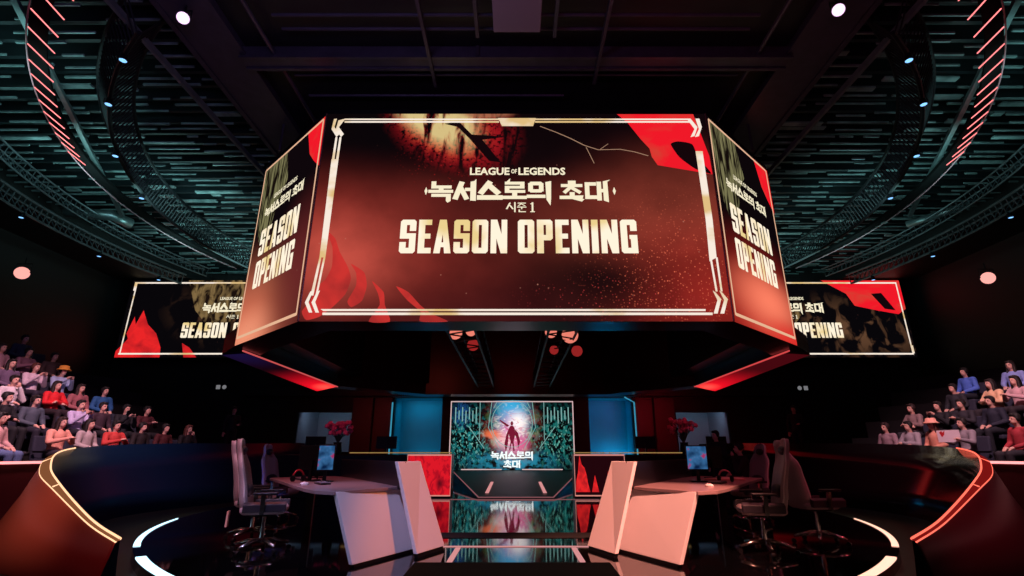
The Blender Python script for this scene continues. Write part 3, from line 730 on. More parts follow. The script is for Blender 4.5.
# pink lamps inside the block
def lamp_ball(name, p, r, label, m):
    t = thing(name, label, 'lamp', p)
    MB().ball((0, 0, 0), r, 16, 10).build('bulb', m, t, smooth=True)
    MB().lathe([(r*.5, r*.8), (r*.55, r*1.25), (r*.2, r*1.4)], n=14).build('cap', BLACKM, t)
pk = E('pink_globe', (255, 140, 120), .85); pk2 = E('red_globe', (200, 50, 50), .5)
for i, (a, b, r, m, lb) in enumerate(((455, 332, .2, pk, 'bright pink globe lamp in the truss under the block, left one'), (471, 331, .14, pk, 'small pink globe lamp beside the leftmost bright globe'), (473, 345, .17, pk2, 'dim red globe lamp low in the left truss'),
      (551, 332, .16, pk, 'pink globe lamp at the near end of the right truss'), (570, 335, .22, pk, 'largest bright pink globe lamp in the right truss'), (554, 350, .13, pk2, 'dim red globe lamp low at the left of the right truss'), (577, 351, .16, pk2, 'dim red globe lamp low at the right end of the right truss'))):
    lamp_ball('globe_lamp', at(a, b, 13.2 if m is pk else 14.4), r, lb, m)
# suspension
for s in (-1, 1):
    for yy in (11.5, 17, 22.5):
        cb(MB().tube([(s*6.2, yy, z1), (s*6.2, yy, 9.5)], .03, 6), 'suspension_rod', STEEL)

# --- two wide screens on the back wall
WB = {}
for s in (-1, 1):
    xl = -19.15 if s < 0 else 8.85
    z_a, z_b = at(118, 357.5, 24).z, at(140, 280.5, 24).z
    side = 'left' if s < 0 else 'right'
    t = thing('wide_screen', 'wide wall screen half hidden by the block, with %s' % ('red flames in its lower corner' if s < 0 else 'a red banner in its upper corner'), 'screen', (xl+5.15, 24, z_a))
    MB().box((0, .12, (z_b-z_a)/2), (10.32, .2, z_b-z_a+.02)).build('casing', BLACKM, t, bevel=.02)
    for bx in (-3.5, 3.5): MB().box((bx, .6, (z_b-z_a)/2), (.15, .8, .15)).build('wall_bracket', BLACKM, t)
    pn = Panel((-5.15, 0, 0), (10.3, 0, 0), (0, 0, z_b-z_a))
    L = LED('wide_picture_'+side, (8, 6, 9)); L.patch((.62, .6) if s < 0 else (.75, .35), (.5, .6), (96, 66, 46), 7, .5, .62, (2, .6), R(25), dist=1)
    L.sparks((.5, .5), (1, 1), (120, 80, 70), 14, .06, (2.6, 1)); L = L.done()
    pn.polys('picture', [[(0, 0), (1, 0), (1, 1), (0, 1)]], L, t, 1)
    RD = LED('wide_rays_'+side, (26, 16, 12)); RD.mixc(RD.rng(RD.noise(9, (4, .6), R(-20), 5, .8), .42, .6), (128, 104, 66)); RD = RD.done()
    if s < 0:
        pn.polys('ray_graphic', [[(.27, 1), (.66, 1), (.62, .6), (.5, .45), (.4, .4), (.33, .6)]], RD, t, 2)
        pn.polys('flame_graphic', [[(0, .0), (.0, .08), (.04, .22), (.085, .60), (.12, .42), (.17, .30), (.205, .12), (.21, 0)], [(.30, .18), (.34, .12), (.38, 0), (.32, 0)], [(.03, .3), (.05, .52), (.07, .36), (.05, .2)]], FLAME, t, 3)
    else:
        pn.polys('ray_graphic', [[(.2, .92), (.36, .9), (.5, .55), (.46, .42), (.34, .62), (.22, .75)]], RD, t, 2)
        pn.polys('banner_graphic', [[(.62, 1), (1, 1), (1, .62), (.96, .55), (.86, .6), (.76, .66), (.73, .82)]], CLOTH, t, 2)
        pn.polys('banner_hole', [[(.85, .82), (.9, .83), (.95, .6), (.9, .62)]], HOLE, t, 3)
    bw = .012
    pn.polys('border_graphic', [rc(.02, .955, .985, .975), rc(.015, .035, .985, .055), seg((.022, .05), (.022, .97), .006), seg((.982, .05), (.982, .97), .006), rc(.012, .86, .022, .975), rc(.98, .05, .99, .15)], LINE, t, 4)
    A_ = ((.286, .497), (.527, .748), (.365, .665), (.44, .60)) if s < 0 else ((.205, .425), (.455, .677), (.29, .605), (.36, .52))
    pn.polys('lettering', word('SEASON', *A_[0], .245, .44)+word('OPENING', *A_[1], .245, .44), CREAM, t, 5)
    pn.polys('lettering', hangul(HW, *A_[2], .575, .69)+season1(sum(A_[2])/2-.03, sum(A_[2])/2+.03, .49, .54)+font_polys('LEAGUE OF LEGENDS', *A_[3], .735, .775, .03), IVORY, t, 5)

# --- back stage screen
zb0, zb1 = at(512, 470, 24.6).z, at(512, 400.5, 24.6).z
t = thing('stage_screen', 'centre back stage screen with blue and pink portal artwork behind the ramp', 'screen', (-.19, 24.6, 0))
bw = 5.8
MB().box((0, .1, (zb0+zb1)/2), (bw+.04, .16, zb1-zb0+.04)).build('casing', BLACKM, t, bevel=.01)
MB().box((0, .1, zb0/2), (bw*.92, .14, zb0-.04)).build('plinth', BLACKM, t)
pn = Panel((-bw/2, 0, zb0), (bw, 0, 0), (0, 0, zb1-zb0))
L = LED('portal_picture', (5, 9, 12), 1.1)
L.patch((.15, .45), (.34, .7), (24, 110, 112), 16, .5, .56, (1.6, .7), R(40)).patch((.85, .45), (.34, .7), (24, 105, 100), 16, .5, .57, (1.6, .7), R(-40))
L.patch((.15, .4), (.3, .5), (110, 175, 165), 30, .56, .62, (2, .7), R(40)).patch((.85, .4), (.3, .5), (100, 165, 150), 30, .56, .62, (2, .7), R(-40))
L.patch((.09, .8), (.1, .28), (30, 80, 140), 30, .42, .55, (4, .6)).patch((.5, .12), (.5, .24), (40, 140, 170), 14, .42, .55, (1.5, 1))
L.patch((.5, .6), (.30, .66), (170, 60, 50), 11, .42, .56, (1.2, 1), dist=1).patch((.5, .6), (.28, .62), (120, 160, 90), 12, .5, .6, (2, .7))
L.blob((.5, .72), (.21, .6), (35, 150, 190)).blob((.5, .88), (.18, .3), (50, 170, 220), .9).blob((.5, .5), (.17, .45), (235, 150, 190)).blob((.55, .68), (.12, .24), (255, 248, 248)).blob((.43, .42), (.13, .18), (240, 190, 190), .9).blob((.57, .36), (.1, .2), (225, 90, 140), .8)
L.patch((.5, .6), (.22, .5), (250, 235, 225), 10, .52, .58, dist=2, k=.9).patch((.5, .5), (.22, .5), (200, 60, 110), 12, .56, .62, dist=2, k=.8).patch((.34, .5), (.12, .12), (235, 110, 70), 9, .4, .5)
hpic = pn.polys('picture', [[(0, 0), (1, 0), (1, 1), (0, 1)]], L.done(), t, 1)
fig = [[(.478, .28), (.49, .40), (.472, .52), (.478, .60), (.492, .63), (.508, .63), (.522, .59), (.527, .50), (.514, .40), (.522, .27), (.512, .26), (.503, .37), (.496, .37), (.487, .27)],
       [(.491, .635), (.488, .665), (.494, .69), (.506, .69), (.511, .665), (.507, .635)], [(.478, .6), (.455, .5), (.44, .36), (.452, .25), (.468, .36), (.474, .5)], [(.524, .58), (.55, .52), (.566, .40), (.55, .30), (.542, .42), (.526, .49)], [(.46, .61), (.40, .70), (.404, .715), (.48, .63)]]
pn.polys('figure_graphic', fig, E('figure_maroon', (120, 25, 50), 1), t, 2)
ln = []
for k in range(28):
    a, b = 2*math.pi*k/28, 2*math.pi*(k+1)/28
    ln.append(seg((.5+.165*math.cos(a), .66+.34*math.sin(a)), (.5+.165*math.cos(b), .66+.34*math.sin(b)), .006))
for s in (-1, 1):
    ln += [seg((.5+s*.26, .99), (.5+s*.26, .42), .005), seg((.5+s*.35, .62), (.5+s*.22, .3), .006), seg((.5+s*.165, .98), (.5+s*.19, .6), .005), seg((.5+s*.19, .6), (.5+s*.10, .3), .005), seg((.5+s*.12, .99), (.5+s*.15, .88), .005)]
    for j in range(7): ln.append(rc(.5+s*(.29+j*.028)-.004, .66+.03*(j % 3), .5+s*(.29+j*.028)+.004, .9-.05*(j % 2)))
pn.polys('line_graphic', ln, E('portal_lines', (150, 205, 200), .7), t, 3)
pn.polys('lettering', hangul(['nok', 'seo', 'seu', 'ro', 'ui'], .335, .665, .155, .255)+hangul(['cho', 'dae'], .435, .565, .035, .13), E('lettering_white', (240, 250, 250), 1.1), t, 4)
pn.polys('border_graphic', [rc(0, .975, 1, .99), rc(0, 0, .008, .99), rc(.992, 0, 1, .99), rc(.1, 0, .42, .014), rc(.58, 0, .9, .014)], E('screen_edge', (225, 190, 190), .9), t, 4)

# --- low red screens beside the stage
for s in (-1, 1):
    xi, xo = (1.78, 3.0) if s < 0 else (1.6, 3.0)
    zt = 1.14; h = zt-.06
    t = thing('low_screen', 'low red screen front of the far %s team booth, white edged' % ('left' if s < 0 else 'right'), 'screen', (s*(xi+xo)/2, 14.8, 0))
    wdt = xo-xi
    MB().box((0, .3, zt/2), (wdt, .58, zt)).build('casing', BLACKM, t, bevel=.01)
    pn = Panel((-wdt/2, 0, .05), (wdt, 0, 0), (0, 0, h))
    L = LED('low_picture', (225, 25, 40) if s < 0 else (34, 6, 12), .95)
    if s < 0: L.mixc(L.rng(L.noise(5, (2, 1), dist=1), .5, .62), (180, 16, 34)).blob((.75, .3), (.13, .25), (60, 8, 22), .9)
    pn.polys('picture', [[(0, 0), (1, 0), (1, 1), (0, 1)]], L.done(), t, 1)
    if s > 0: pn.polys('flame_graphic', [[(.02, .1), (.03, .35), (.07, .55), (.11, .98), (.15, .75), (.2, .68), (.24, .5), (.26, .3), (.3, .1)], [(.33, .1), (.4, .5), (.47, .1)], [(.6, .1), (.66, .6), (.74, .3), (.8, .1)]], FLAME, t, 2)
    pn.polys('border_graphic', [rc(0, .965, 1, 1), rc(0, 0, 1, .03), rc(0, 0, .012, 1), rc(.988, 0, 1, 1)], E('low_edge', (235, 150, 140), .8), t, 3)
    tag(MB().tube([(s*xi, 14.75, zt+.03), (s*4.6, 14.75, zt+.03)], .016, 6).build('light_strip', E('yellow_line', (190, 150, 90), .55)), 'thin yellowish light line on top of the far %s booth counter' % ('left' if s < 0 else 'right'), 'light strip')
    tag(MB().box((s*4.95, 15.2, .56), (3.8, .7, 1.12)).build('booth_counter', BLACKM, bevel=.02), 'black counter of the far %s booth beyond the low red screen' % ('left' if s < 0 else 'right'), 'counter')

# ================================================================ DESKS
def desk(side):
    nm = 'left' if side < 0 else 'right'
    t = thing('player_desk', 'angular white player desk on the %s with two slanting white end panels' % nm, 'desk', (side*1.9, 6.6, 0))
    O = Vector((side*1.9, 6.6, 0)); m = lambda p: Vector((p[0]*(-side), p[1], p[2]))-O   # coordinates given for the left desk
    def slab(b0, b1, t0, t1, th, name, mat, bev=.006):
        # b/t: base and top ends; thickness away from the stage centre line
        d = Vector((b1[0]-b0[0], b1[1]-b0[1], 0)).normalized(); n = Vector((-d.y, d.x, 0))*th
        pts = [Vector(p) for p in (b0, b1, t1, t0)]
        vs = [m(p) for p in pts]+[m(p+n) for p in pts]
        return MB().add(vs, [(0, 1, 2, 3), (7, 6, 5, 4), (0, 4, 5, 1), (1, 5, 6, 2), (2, 6, 7, 3), (3, 7, 4, 0)]).build(name, mat, t, bevel=bev)
    slab((-1.70, 5.9, .03), (-1.22, 6.9, .03), (-1.915, 5.8, .745), (-1.42, 6.8, .745), .05, 'front_panel', WHITE)
    slab((-1.69, 5.95, 0), (-1.23, 6.9, 0), (-1.70, 5.95, .03), (-1.24, 6.9, .03), .05, 'plinth', BLACKM, 0)
    slab((-1.13, 6.45, .04), (-.89, 7.02, .04), (-1.42, 6.45, 1.04), (-1.25, 7.02, 1.04), .05, 'tall_end_panel', WHITE)
    slab((-1.12, 6.47, 0), (-.90, 7.0, 0), (-1.13, 6.47, .04), (-.91, 7.0, .04), .05, 'plinth', BLACKM, 0)
    # curved worktop
    edge = [(-1.93, 5.78), (-2.2, 5.95), (-2.45, 6.3), (-2.85, 6.95), (-3.35, 7.8), (-3.9, 8.7), (-4.12, 9.05), (-3.95, 9.5), (-3.3, 9.9), (-2.3, 8.4), (-1.5, 6.95), (-1.4, 6.75)]
    top = [m((a, b, .75)) for a, b in edge]; bot = [m((a, b, .71)) for a, b in edge]; n = len(edge)
    MB().add(top+bot, [tuple(range(n)), tuple(range(n, 2*n))[::-1]]+[(i, n+i, n+(i+1) % n, (i+1) % n) for i in range(n)]).build('worktop', P('desk_top', (140, 116, 118), .3), t, bevel=.006)
    # tall dark privacy screen behind the monitors
    a, b = Vector((-1.36, 6.62, 0)), Vector((-3.2, 10.0, 0)); d = (b-a).normalized(); nn = Vector((-d.y, d.x, 0))*.06
    vs = [m(a+Vector((0, 0, .72))), m(b+Vector((0, 0, .72))), m(b+Vector((0, 0, 1.04))), m(a+Vector((0, 0, 1.04)))]
    vs += [v+(m(a+nn)-m(a)) for v in vs]
    MB().add(vs, [(0, 1, 2, 3), (7, 6, 5, 4), (0, 4, 5, 1), (1, 5, 6, 2), (2, 6, 7, 3), (3, 7, 4, 0)]).build('privacy_panel', P('privacy_black', (16, 14, 20), .35), t, bevel=.006)
    # dark cross beam and rear leg
    lg = MB(); lg.beam(m((-1.7, 6.7, .66)), m((-3.5, 9.3, .66)), .06, .1); lg.build('cross_beam', BLACKM, t)
    lg = MB(); lg.beam(m((-3.45, 9.2, 0)), m((-3.45, 9.2, .71)), .12, .06); lg.build('rear_leg', BLACKM, t)
    return t
desk(-1); desk(1)

# black console box in front of the camera
t = thing('stage_monitor_box', 'low black box at the very front centre of the stage', 'box', (0.0, 4.2, 0))
MB().add([(-.76, -.25, 0), (.76, -.25, 0), (.76, .25, 0), (-.76, .25, 0), (-.80, -.2, .31), (.74, -.2, .31), (.74, .25, .32), (-.80, .25, .32)],
         [(3, 2, 1, 0), (4, 5, 6, 7), (0, 1, 5, 4), (1, 2, 6, 5), (2, 3, 7, 6), (3, 0, 4, 7)]).build('cabinet', P('box_black', (7, 6, 8), .75), t, bevel=.01)
for s in (-1, 1):
    for k in (-1, 1): MB().lathe([(.03, -.12), (.035, 0), (.03, .012)], (s*.66, k*.18, .0), 12).build('foot', BLACKM, t)

# desk equipment -------------------------------------------------
def monitor(loc, rz, label, pic=None, w_=.58, h_=.34):
    t = thing('monitor', label, 'monitor', loc, rz)
    MB().box((0, 0, .33), (w_, .035, h_)).build('casing', BLACKM, t, bevel=.006)
    MB().prism([(-.11, -.08), (.11, -.08), (.13, .09), (-.13, .09)], 0, .015).build('base', BLACKM, t, bevel=.003)
    MB().beam((0, .04, .01), (0, .03, .3), .05, .03).build('stand', BLACKM, t)
    MB().box((0, -.0185, .33), (w_-.03, .004, h_-.03)).build('screen', pic or SCREENOFF, t)
    return t
BLUEPIC = bpy.data.materials.new('monitor_picture_blue'); BLUEPIC.use_nodes = True
nt = BLUEPIC.node_tree; nt.nodes.clear(); e = nt.nodes.new('ShaderNodeEmission'); o_ = nt.nodes.new('ShaderNodeOutputMaterial')
tc = nt.nodes.new('ShaderNodeTexCoord'); nz = nt.nodes.new('ShaderNodeTexNoise'); nz.inputs['Scale'].default_value = 7; cr = nt.nodes.new('ShaderNodeValToRGB')
cr.color_ramp.elements[0].position = .35; cr.color_ramp.elements[0].color = (*lin((12, 40, 84)), 1); cr.color_ramp.elements[1].position = .6; cr.color_ramp.elements[1].color = (*lin((70, 130, 190)), 1)
el = cr.color_ramp.elements.new(.66); el.color = (*lin((200, 60, 120)), 1)
e.inputs[1].default_value = .6
nt.links.new(tc.outputs['Object'], nz.inputs['Vector']); nt.links.new(nz.outputs['Fac'], cr.inputs[0]); nt.links.new(cr.outputs[0], e.inputs[0]); nt.links.new(e.outputs[0], o_.inputs[0])
def dp(s, x, y, z=.75): return (s*x, y, z)
# left desk
monitor(dp(-1, 3.02, 8.0), R(155), 'black monitor seen from behind on the left desk, nearest the first chair')
monitor(dp(-1, 2.75, 7.75), R(14), 'small monitor with a blue picture standing on the left desk', BLUEPIC, .24, .36)
monitor(dp(-1, 3.35, 9.15), R(150), 'black monitor at the far end of the left desk')
monitor(dp(1, 2.62, 7.75), R(-14), 'small monitor with a blue picture standing on the right desk', BLUEPIC, .30, .34)
monitor(dp(1, 3.3, 9.1), R(-150), 'black monitor at the far end of the right desk')
def keyboard(loc, rz, label):
    t = thing('keyboard', label, 'keyboard', loc, rz)
    MB().box((0, 0, .012), (.36, .13, .022)).build('body', BLACKM, t, bevel=.004)
    mb = MB()
    for i in range(14):
        for j in range(5): mb.box((-.162+i*.025, -.05+j*.025, .027), (.02, .02, .008))
    mb.build('keys', P('keycaps', (120, 110, 120), .5), t)
keyboard(dp(-1, 2.55, 7.15), R(-57), 'black keyboard near the front edge of the left desk')
keyboard(dp(-1, 3.3, 8.35), R(-57), 'black keyboard further along the left desk by the chair')
keyboard(dp(1, 2.75, 7.35), R(57), 'black keyboard near the front edge of the right desk')
def mouse(loc, rz, label):
    t = thing('computer_mouse', label, 'mouse', loc, rz)
    MB().ball((0, 0, .012), (.032, .058, .026), 14, 8).build('body', P('mouse_white', (215, 205, 205), .3), t, smooth=True)
    MB().ball((0, -.03, .033), (.005, .01, .006), 8, 6).build('wheel', BLACKM, t)
mouse(dp(-1, 2.72, 6.98), R(-50), 'white computer mouse on the left desk'); mouse(dp(1, 2.35, 6.6), R(40), 'white computer mouse on the right desk')
def headset(loc, rz, label, m):
    t = thing('headset', label, 'headset', loc, rz)
    MB().tube([(.09*math.cos(R(a)), 0, .06+.1*math.sin(R(a))) for a in range(0, 181, 12)], .012, 8).build('headband', m, t, smooth=True)
    for s in (-1, 1): MB().lathe([(.03, -.02), (.045, -.012), (.045, .012), (.03, .02)], (s*.09, 0, .05), 14, Matrix.Rotation(R(90), 3, 'Y')).build('ear_cup', BLACKM, t)
REDP = P('red_plastic', (190, 30, 50), .35)
headset(dp(-1, 3.12, 7.75), R(60), 'red headset lying beside the black monitor on the left desk', REDP)
headset(dp(1, 2.98, 7.7), R(-40), 'pink headset on the right desk beside the blue monitor', P('pink_plastic', (230, 120, 140), .4))
t = thing('desk_camera', 'small white camera on a thin pole above the left desk', 'camera', dp(-1, 3.05, 8.3))
MB().lathe([(.05, 0), (.05, .01), (.01, .015), (.01, .42)], n=12).build('pole', BLACKM, t); MB().box((0, 0, .46), (.13, .09, .08)).build('camera_body', P('white_plastic', (190, 225, 235), .4), t, bevel=.01)
MB().lathe([(.025, 0), (.028, .03), (.02, .04)], (0, -.05, .46), 12, Matrix.Rotation(R(90), 3, 'X')).build('lens', BLACKM, t)
t = thing('paper_folder', 'flat pinkish folder lying on the right desk', 'folder', dp(1, 3.2, 8.3), R(25)); MB().box((0, 0, .012), (.5, .34, .02)).build('cover', P('pink_card', (225, 150, 140), .6), t, bevel=.003); MB().box((0.01, 0, .026), (.46, .3, .008)).build('sheet', P('pale_card', (235, 190, 180), .6), t)
# pink flower arrangements on the far counters
def flowers(loc, label, seed, sc_):
    random.seed(seed); t = thing('flower_arrangement', label, 'flowers', loc)
    MB().lathe([(.1, 0), (.14, .1), (.11, .3), (.13, .34)], n=16).build('vase', BLACKM, t, smooth=True)
    st = MB(); fl_ = MB()
    for k in range(36):
        a = random.uniform(0, 2*math.pi); r = random.uniform(.02, .36)*sc_; z = random.uniform(.55, .85)*sc_*1.1
        p = (r*math.cos(a)*1.2, r*math.sin(a)*.6, z); st.tube([(0, 0, .3), (p[0]*.4, p[1]*.4, .3+(z-.3)*.6), p], .008, 5)
        for q in range(5):
            b = 2*math.pi*q/5; fl_.ball((p[0]+.035*math.cos(b), p[1]+.02*math.sin(b), p[2]+.035*math.sin(b)), (.04, .03, .035), 8, 5)
    st.build('stems', P('stem_dark', (40, 50, 40), .6), t); fl_.build('blossoms', P('pink_blossom', (235, 90, 130), .6), t, smooth=True)
flowers((-5.15, 15.3, 1.12), 'pink flower arrangement in a vase on the far left booth counter', 3, .95)
flowers((4.85, 15.3, 1.12), 'pink flower arrangement in a vase on the far right booth counter', 8, 1.05)
spot('flower_spot', (-5, 12.5, 6.5), (-5.1, 15.3, 1.9), 120, (255, 120, 170), 16, .8); spot('flower_spot', (5, 12.5, 6.5), (4.9, 15.3, 1.9), 120, (255, 100, 130), 16, .8)
for s in (-1, 1):
    nm = 'left' if s < 0 else 'right'
    monitor((s*3.7, 15.15, 1.12), R(180), 'black monitor on the far %s booth counter beside the blue recess' % nm)
    monitor((s*5.75, 15.2, 1.12), R(180), 'black monitor on the far %s booth counter next to the flowers' % nm)

# ================================================================ GAMING CHAIRS
def gaming_chair(loc, rz, label, hide=LEATHER):
    """faces local +X"""
    t = thing('gaming_chair', label, 'chair', loc, rz)
    # seat
    def cush(cx, lx, ly, z, h, name, mat, edge=.03):
        rings = []
        for k, (f, zz) in enumerate(((.86, z), (1, z+h*.3), (1, z+h*.7), (.88, z+h))):
            rings.append([(cx+lx/2*f*a, ly/2*f*b, zz) for a, b in ((-1, -.8), (-.8, -1), (.75, -1), (1, -.7), (1, .7), (.75, 1), (-.8, 1), (-1, .8))])
        return MB().loft(rings).build(name, mat, t, bevel=.012)
    cush(0, .52, .46, .43, .10, 'seat', hide)
    for s in (-1, 1): MB().loft([[(x, s*(.22+o_), z) for o_, z in ((-.02, .47), (.05, .46), (.06, .55), (.0, .58))] for x in (-.22, 0, .2, .26)]).build('seat_bolster', LEATHERD, t, bevel=.01)
    # backrest: tall shell with wings, narrowed at the shoulders and topped by a head section
    prof = [(.48, .17, -.22), (.55, .21, -.235), (.64, .235, -.255), (.75, .225, -.27), (.86, .225, -.295), (.96, .235, -.32), (1.03, .22, -.34), (1.09, .165, -.36), (1.14, .125, -.375), (1.20, .12, -.39), (1.26, .11, -.40), (1.295, .08, -.405), (1.31, .04, -.41)]
    rings = []
    for z, hw, x in prof:
        k_ = 1-.55*(z-.48)/.83; wg = .05*k_+.02
        rings.append([(x-.05*k_, -hw*.6, z), (x-.02*k_, -hw*.92, z), (x+.02, -hw, z), (x+wg, -hw*.9, z), (x+.02, -hw*.55, z), (x+.02, hw*.55, z), (x+wg, hw*.9, z), (x+.02, hw, z), (x-.02*k_, hw*.92, z), (x-.05*k_, hw*.6, z)])
    MB().loft(rings).build('backrest', hide, t, smooth=True)
    for s in (-1, 1): MB().tube([(x+.03, s*hw, z) for z, hw, x in prof], .009, 6).build('trim_piping', WHITE, t)
    MB().ball((-.34, 0, 1.17), (.04, .10, .055), 14, 8).build('neck_pillow', LEATHERD, t, smooth=True)
    MB().ball((-.22, 0, .70), (.06, .16, .08), 14, 8).build('lumbar_pillow', LEATHERD, t, smooth=True)
    for s in (-1, 1):
        a = MB().beam((0, s*.29, .44), (0, s*.31, .66), .05, .04); a.build('armrest_post', CHROME, t)
        MB().box((.02, s*.31, .675), (.28, .09, .03)).build('armrest', BLACKM, t, bevel=.01)
    MB().lathe([(.028, .1), (.028, .26), (.022, .26), (.022, .43)], n=14).build('gas_column', CHROME, t)
    MB().box((0, 0, .42), (.3, .26, .03)).build('mechanism', BLACKM, t, bevel=.005)
    for k in range(5):
        a = 2*math.pi*k/5+.3; c, s_ = math.cos(a), math.sin(a)
        l = MB().tube([(0, 0, .13), (.16*c, .16*s_, .12), (.32*c, .32*s_, .085)], [.03, .026, .018], 8).build('leg', CHROME, t, smooth=True)
        MB().lathe([(.028, -.02), (.03, -.01), (.03, .01), (.028, .02)], (.33*c, .33*s_, .03), 12, Matrix.Rotation(a, 3, 'Z') @ Matrix.Rotation(R(90), 3, 'X')).build('caster', BLACKM, l)
    return t
c1 = gaming_chair((-3.12, 6.85, 0), R(18), 'pale leather gaming chair nearest the camera by the left desk')
def _tag(): MB().box((-.37, -.2, .40), (.02, .1, .17)).build('hanging_tag', P('cream_card', (240, 190, 170), .6), c1)
copy_thing(c1, (-3.71, 7.82, 0), R(24), 'pale gaming chair half hidden behind the nearest chair by the left desk')
copy_thing(c1, (-4.3, 9.98, 0), R(-8), 'gaming chair at the far outer end of the left desk')
copy_thing(c1, (3.0, 6.75, 0), R(168), 'dim gaming chair nearest the camera by the right desk, turned to the desk')
copy_thing(c1, (4.05, 7.45, 0), R(8), 'dim gaming chair turned away behind the nearest chair by the right desk')
copy_thing(c1, (4.1, 9.6, 0), R(195), 'gaming chair at the far end of the right desk with a lit headrest edge')


# ================================================================ RIGGING
for s in (-1, 1):
    nm = 'left' if s < 0 else 'right'
    t = thing('rigging_beam', 'wide grey box beam running back above the %s end of the stage' % nm, 'beam', (s*6.55, 14, 9.5))
    MB().box((0, 0, .2), (.9, 22, .35)).build('web', STEEL, t, bevel=.01)
    for k in (-1, 1): MB().box((k*.52, 0, .03), (.12, 22, .06)).build('flange', STEEL, t)
    tag(MB().tube([(s*5.35, 3, 9.55), (s*5.35, 24, 9.55)], .05, 8).build('rigging_pipe', STEEL), 'thin pipe running back just inside the %s box beam' % nm, 'pipe')
    tag(MB().beam((s*7.9, 3, 9.5), (s*7.9, 24, 9.5), .08, .14).build('rigging_rail', duct_m), 'thin rail running back just outside the %s box beam' % nm, 'rail')
t = thing('cross_beam', 'wide grey box beam crossing above the front of the hanging block', 'beam', (0, 9.2, 9.4))
MB().box((0, 0, .2), (12.2, .34, .3)).build('web', STEEL, t, bevel=.01)
for k in (-1, 1): MB().box((0, k*.17, .03), (12.2, .08, .05)).build('flange', STEEL, t)
MB().box((-.95+.1, -.18, .18), (.08, .06, .3)).build('splice_plate', DARKG, t)
for (yy, zz, x0, x1, lb) in ((7.95, 9.5, -4.9, 4.9, 'front thin pipe crossing the dark ceiling'), (8.4, 9.6, -4.9, 4.9, 'second thin pipe crossing the dark ceiling'), (9.75, 9.6, -5.2, 5.2, 'thin pipe just behind the wide cross beam'), (10.6, 9.7, -5.2, 1.2, 'short thin pipe above the front edge of the hanging block')):
    tag(MB().tube([(x0, yy, zz), (x1, yy, zz)], .035, 8).build('ceiling_pipe', STEEL), lb, 'pipe')
for x, y1_, lb in ((-1.9, 9.9, 'long left'), (1.83, 9.8, 'long right'), (-.8, 8.4, 'short left'), (.8, 8.4, 'short right')):
    tag(MB().beam((x, 5, 9.42), (x, y1_, 9.42), .07, .12).build('ceiling_rail', STEEL), lb+' rail under the dark ceiling beside the grey housing', 'rail')
t = thing('projector_housing', 'grey box housing hung at the top centre of the ceiling', 'housing', (.02, 7.7, 9.25)); MB().box((0, 0, .15), (.95, .9, .3)).build('case', P('housing_grey', (110, 100, 108), .6), t, bevel=.02)
for s in (-1, 1): MB().tube([(s*.35, 0, .3), (s*.35, 0, .8)], .02, 6).build('hanger', STEEL, t)

def ring_truss(name, r, zc, h, label, m, a0=0, a1=360, chord=.04):
    t = thing(name, label, 'truss', (0, 18, zc)); n = 96
    def pt(rr, a, z): return (rr*math.cos(a), rr*math.sin(a), z)
    for nm_, rr, z in (('lower_chord', r, 0), ('upper_chord', r-h*.5, h), ('upper_chord', r+h*.5, h)):
        MB().tube([pt(rr, R(a0+(a1-a0)*k/n), z) for k in range(n+1)], chord, 6).build(nm_, m, t)
    mb = MB()
    for k in range(n*2):
        a, b = R(a0+(a1-a0)*k/(2*n)), R(a0+(a1-a0)*(k+1)/(2*n)); s = 1 if k % 2 else -1
        mb.tube([pt(r, a, 0), pt(r+s*h*.5, b, h)], chord*.4, 4)
    mb.build('lacing', m, t); return t
TR = P('truss_alu', (88, 98, 104), .4, .6, vary=.6, bscale=2); TRD = P('truss_dark', (20, 22, 27), .5, .5)
def arcs(r, zc, h, what, m, chord=.04):
    lo = math.degrees(math.acos(7.5/r)); hi = math.degrees(math.asin(5.2/r))
    for nm, a0, a1 in (('left', 180-hi, 180+lo), ('right', hi-0, -lo)): ring_truss('curved_truss', r, zc, h, what+' on the '+nm, m, a0, a1, chord)
arcs(17.0, 8.98, .42, 'outer curved lighting truss under the edge of the round ceiling opening', TR, .05)
arcs(12.5, 9.1, .7, 'dark inner curved truss inside the round ceiling opening', TRD, .05)
arcs(15.9, 9.35, .35, 'middle curved truss between outer truss and the light tubes', TR, .03)
# broad dark ring that carries the light tubes
tub_m = E('tube_pink', (255, 130, 130), 1.8)
for s in (-1, 1):
    t = thing('tube_light_ring', 'curved dark carrier with stacked pink light tubes at the upper %s' % ('left' if s < 0 else 'right'), 'light ring', (0, 18, 9.45))
    rings = []
    for k in range(49):
        a = R(162+68*k/48-1); c, sn = math.cos(a)*(-s), math.sin(a)
        rings.append([(-s*r*abs(c)*-1, -abs(r*sn)*(1 if math.sin(a) < 0 else -1), z) for r, z in ((13.72, .1), (14.02, .1), (14.02, .2), (13.72, .2))])
    MB().loft(rings).build('carrier', P('carrier_black', (5, 5, 6), .9, spec=.1), t, bevel=0)
    MB().tube([(s*14.04*abs(math.cos(R(161+68*k/60))), 14.04*math.sin(R(161+68*k/60)), .06) for k in range(61)], .015, 6).build('edge_tube', P('edge_pale', (170, 120, 130), .4), t)
    yy = -11.6; i = 0
    while yy < -5.3:
        x = math.sqrt(max(0, 14.0**2-yy**2)); 
        MB().tube([(s*x, yy, .0), (s*(x+.08), yy+.72, .0)], .013, 6).build('light_tube', tub_m, t)
        yy += .45; i += 1
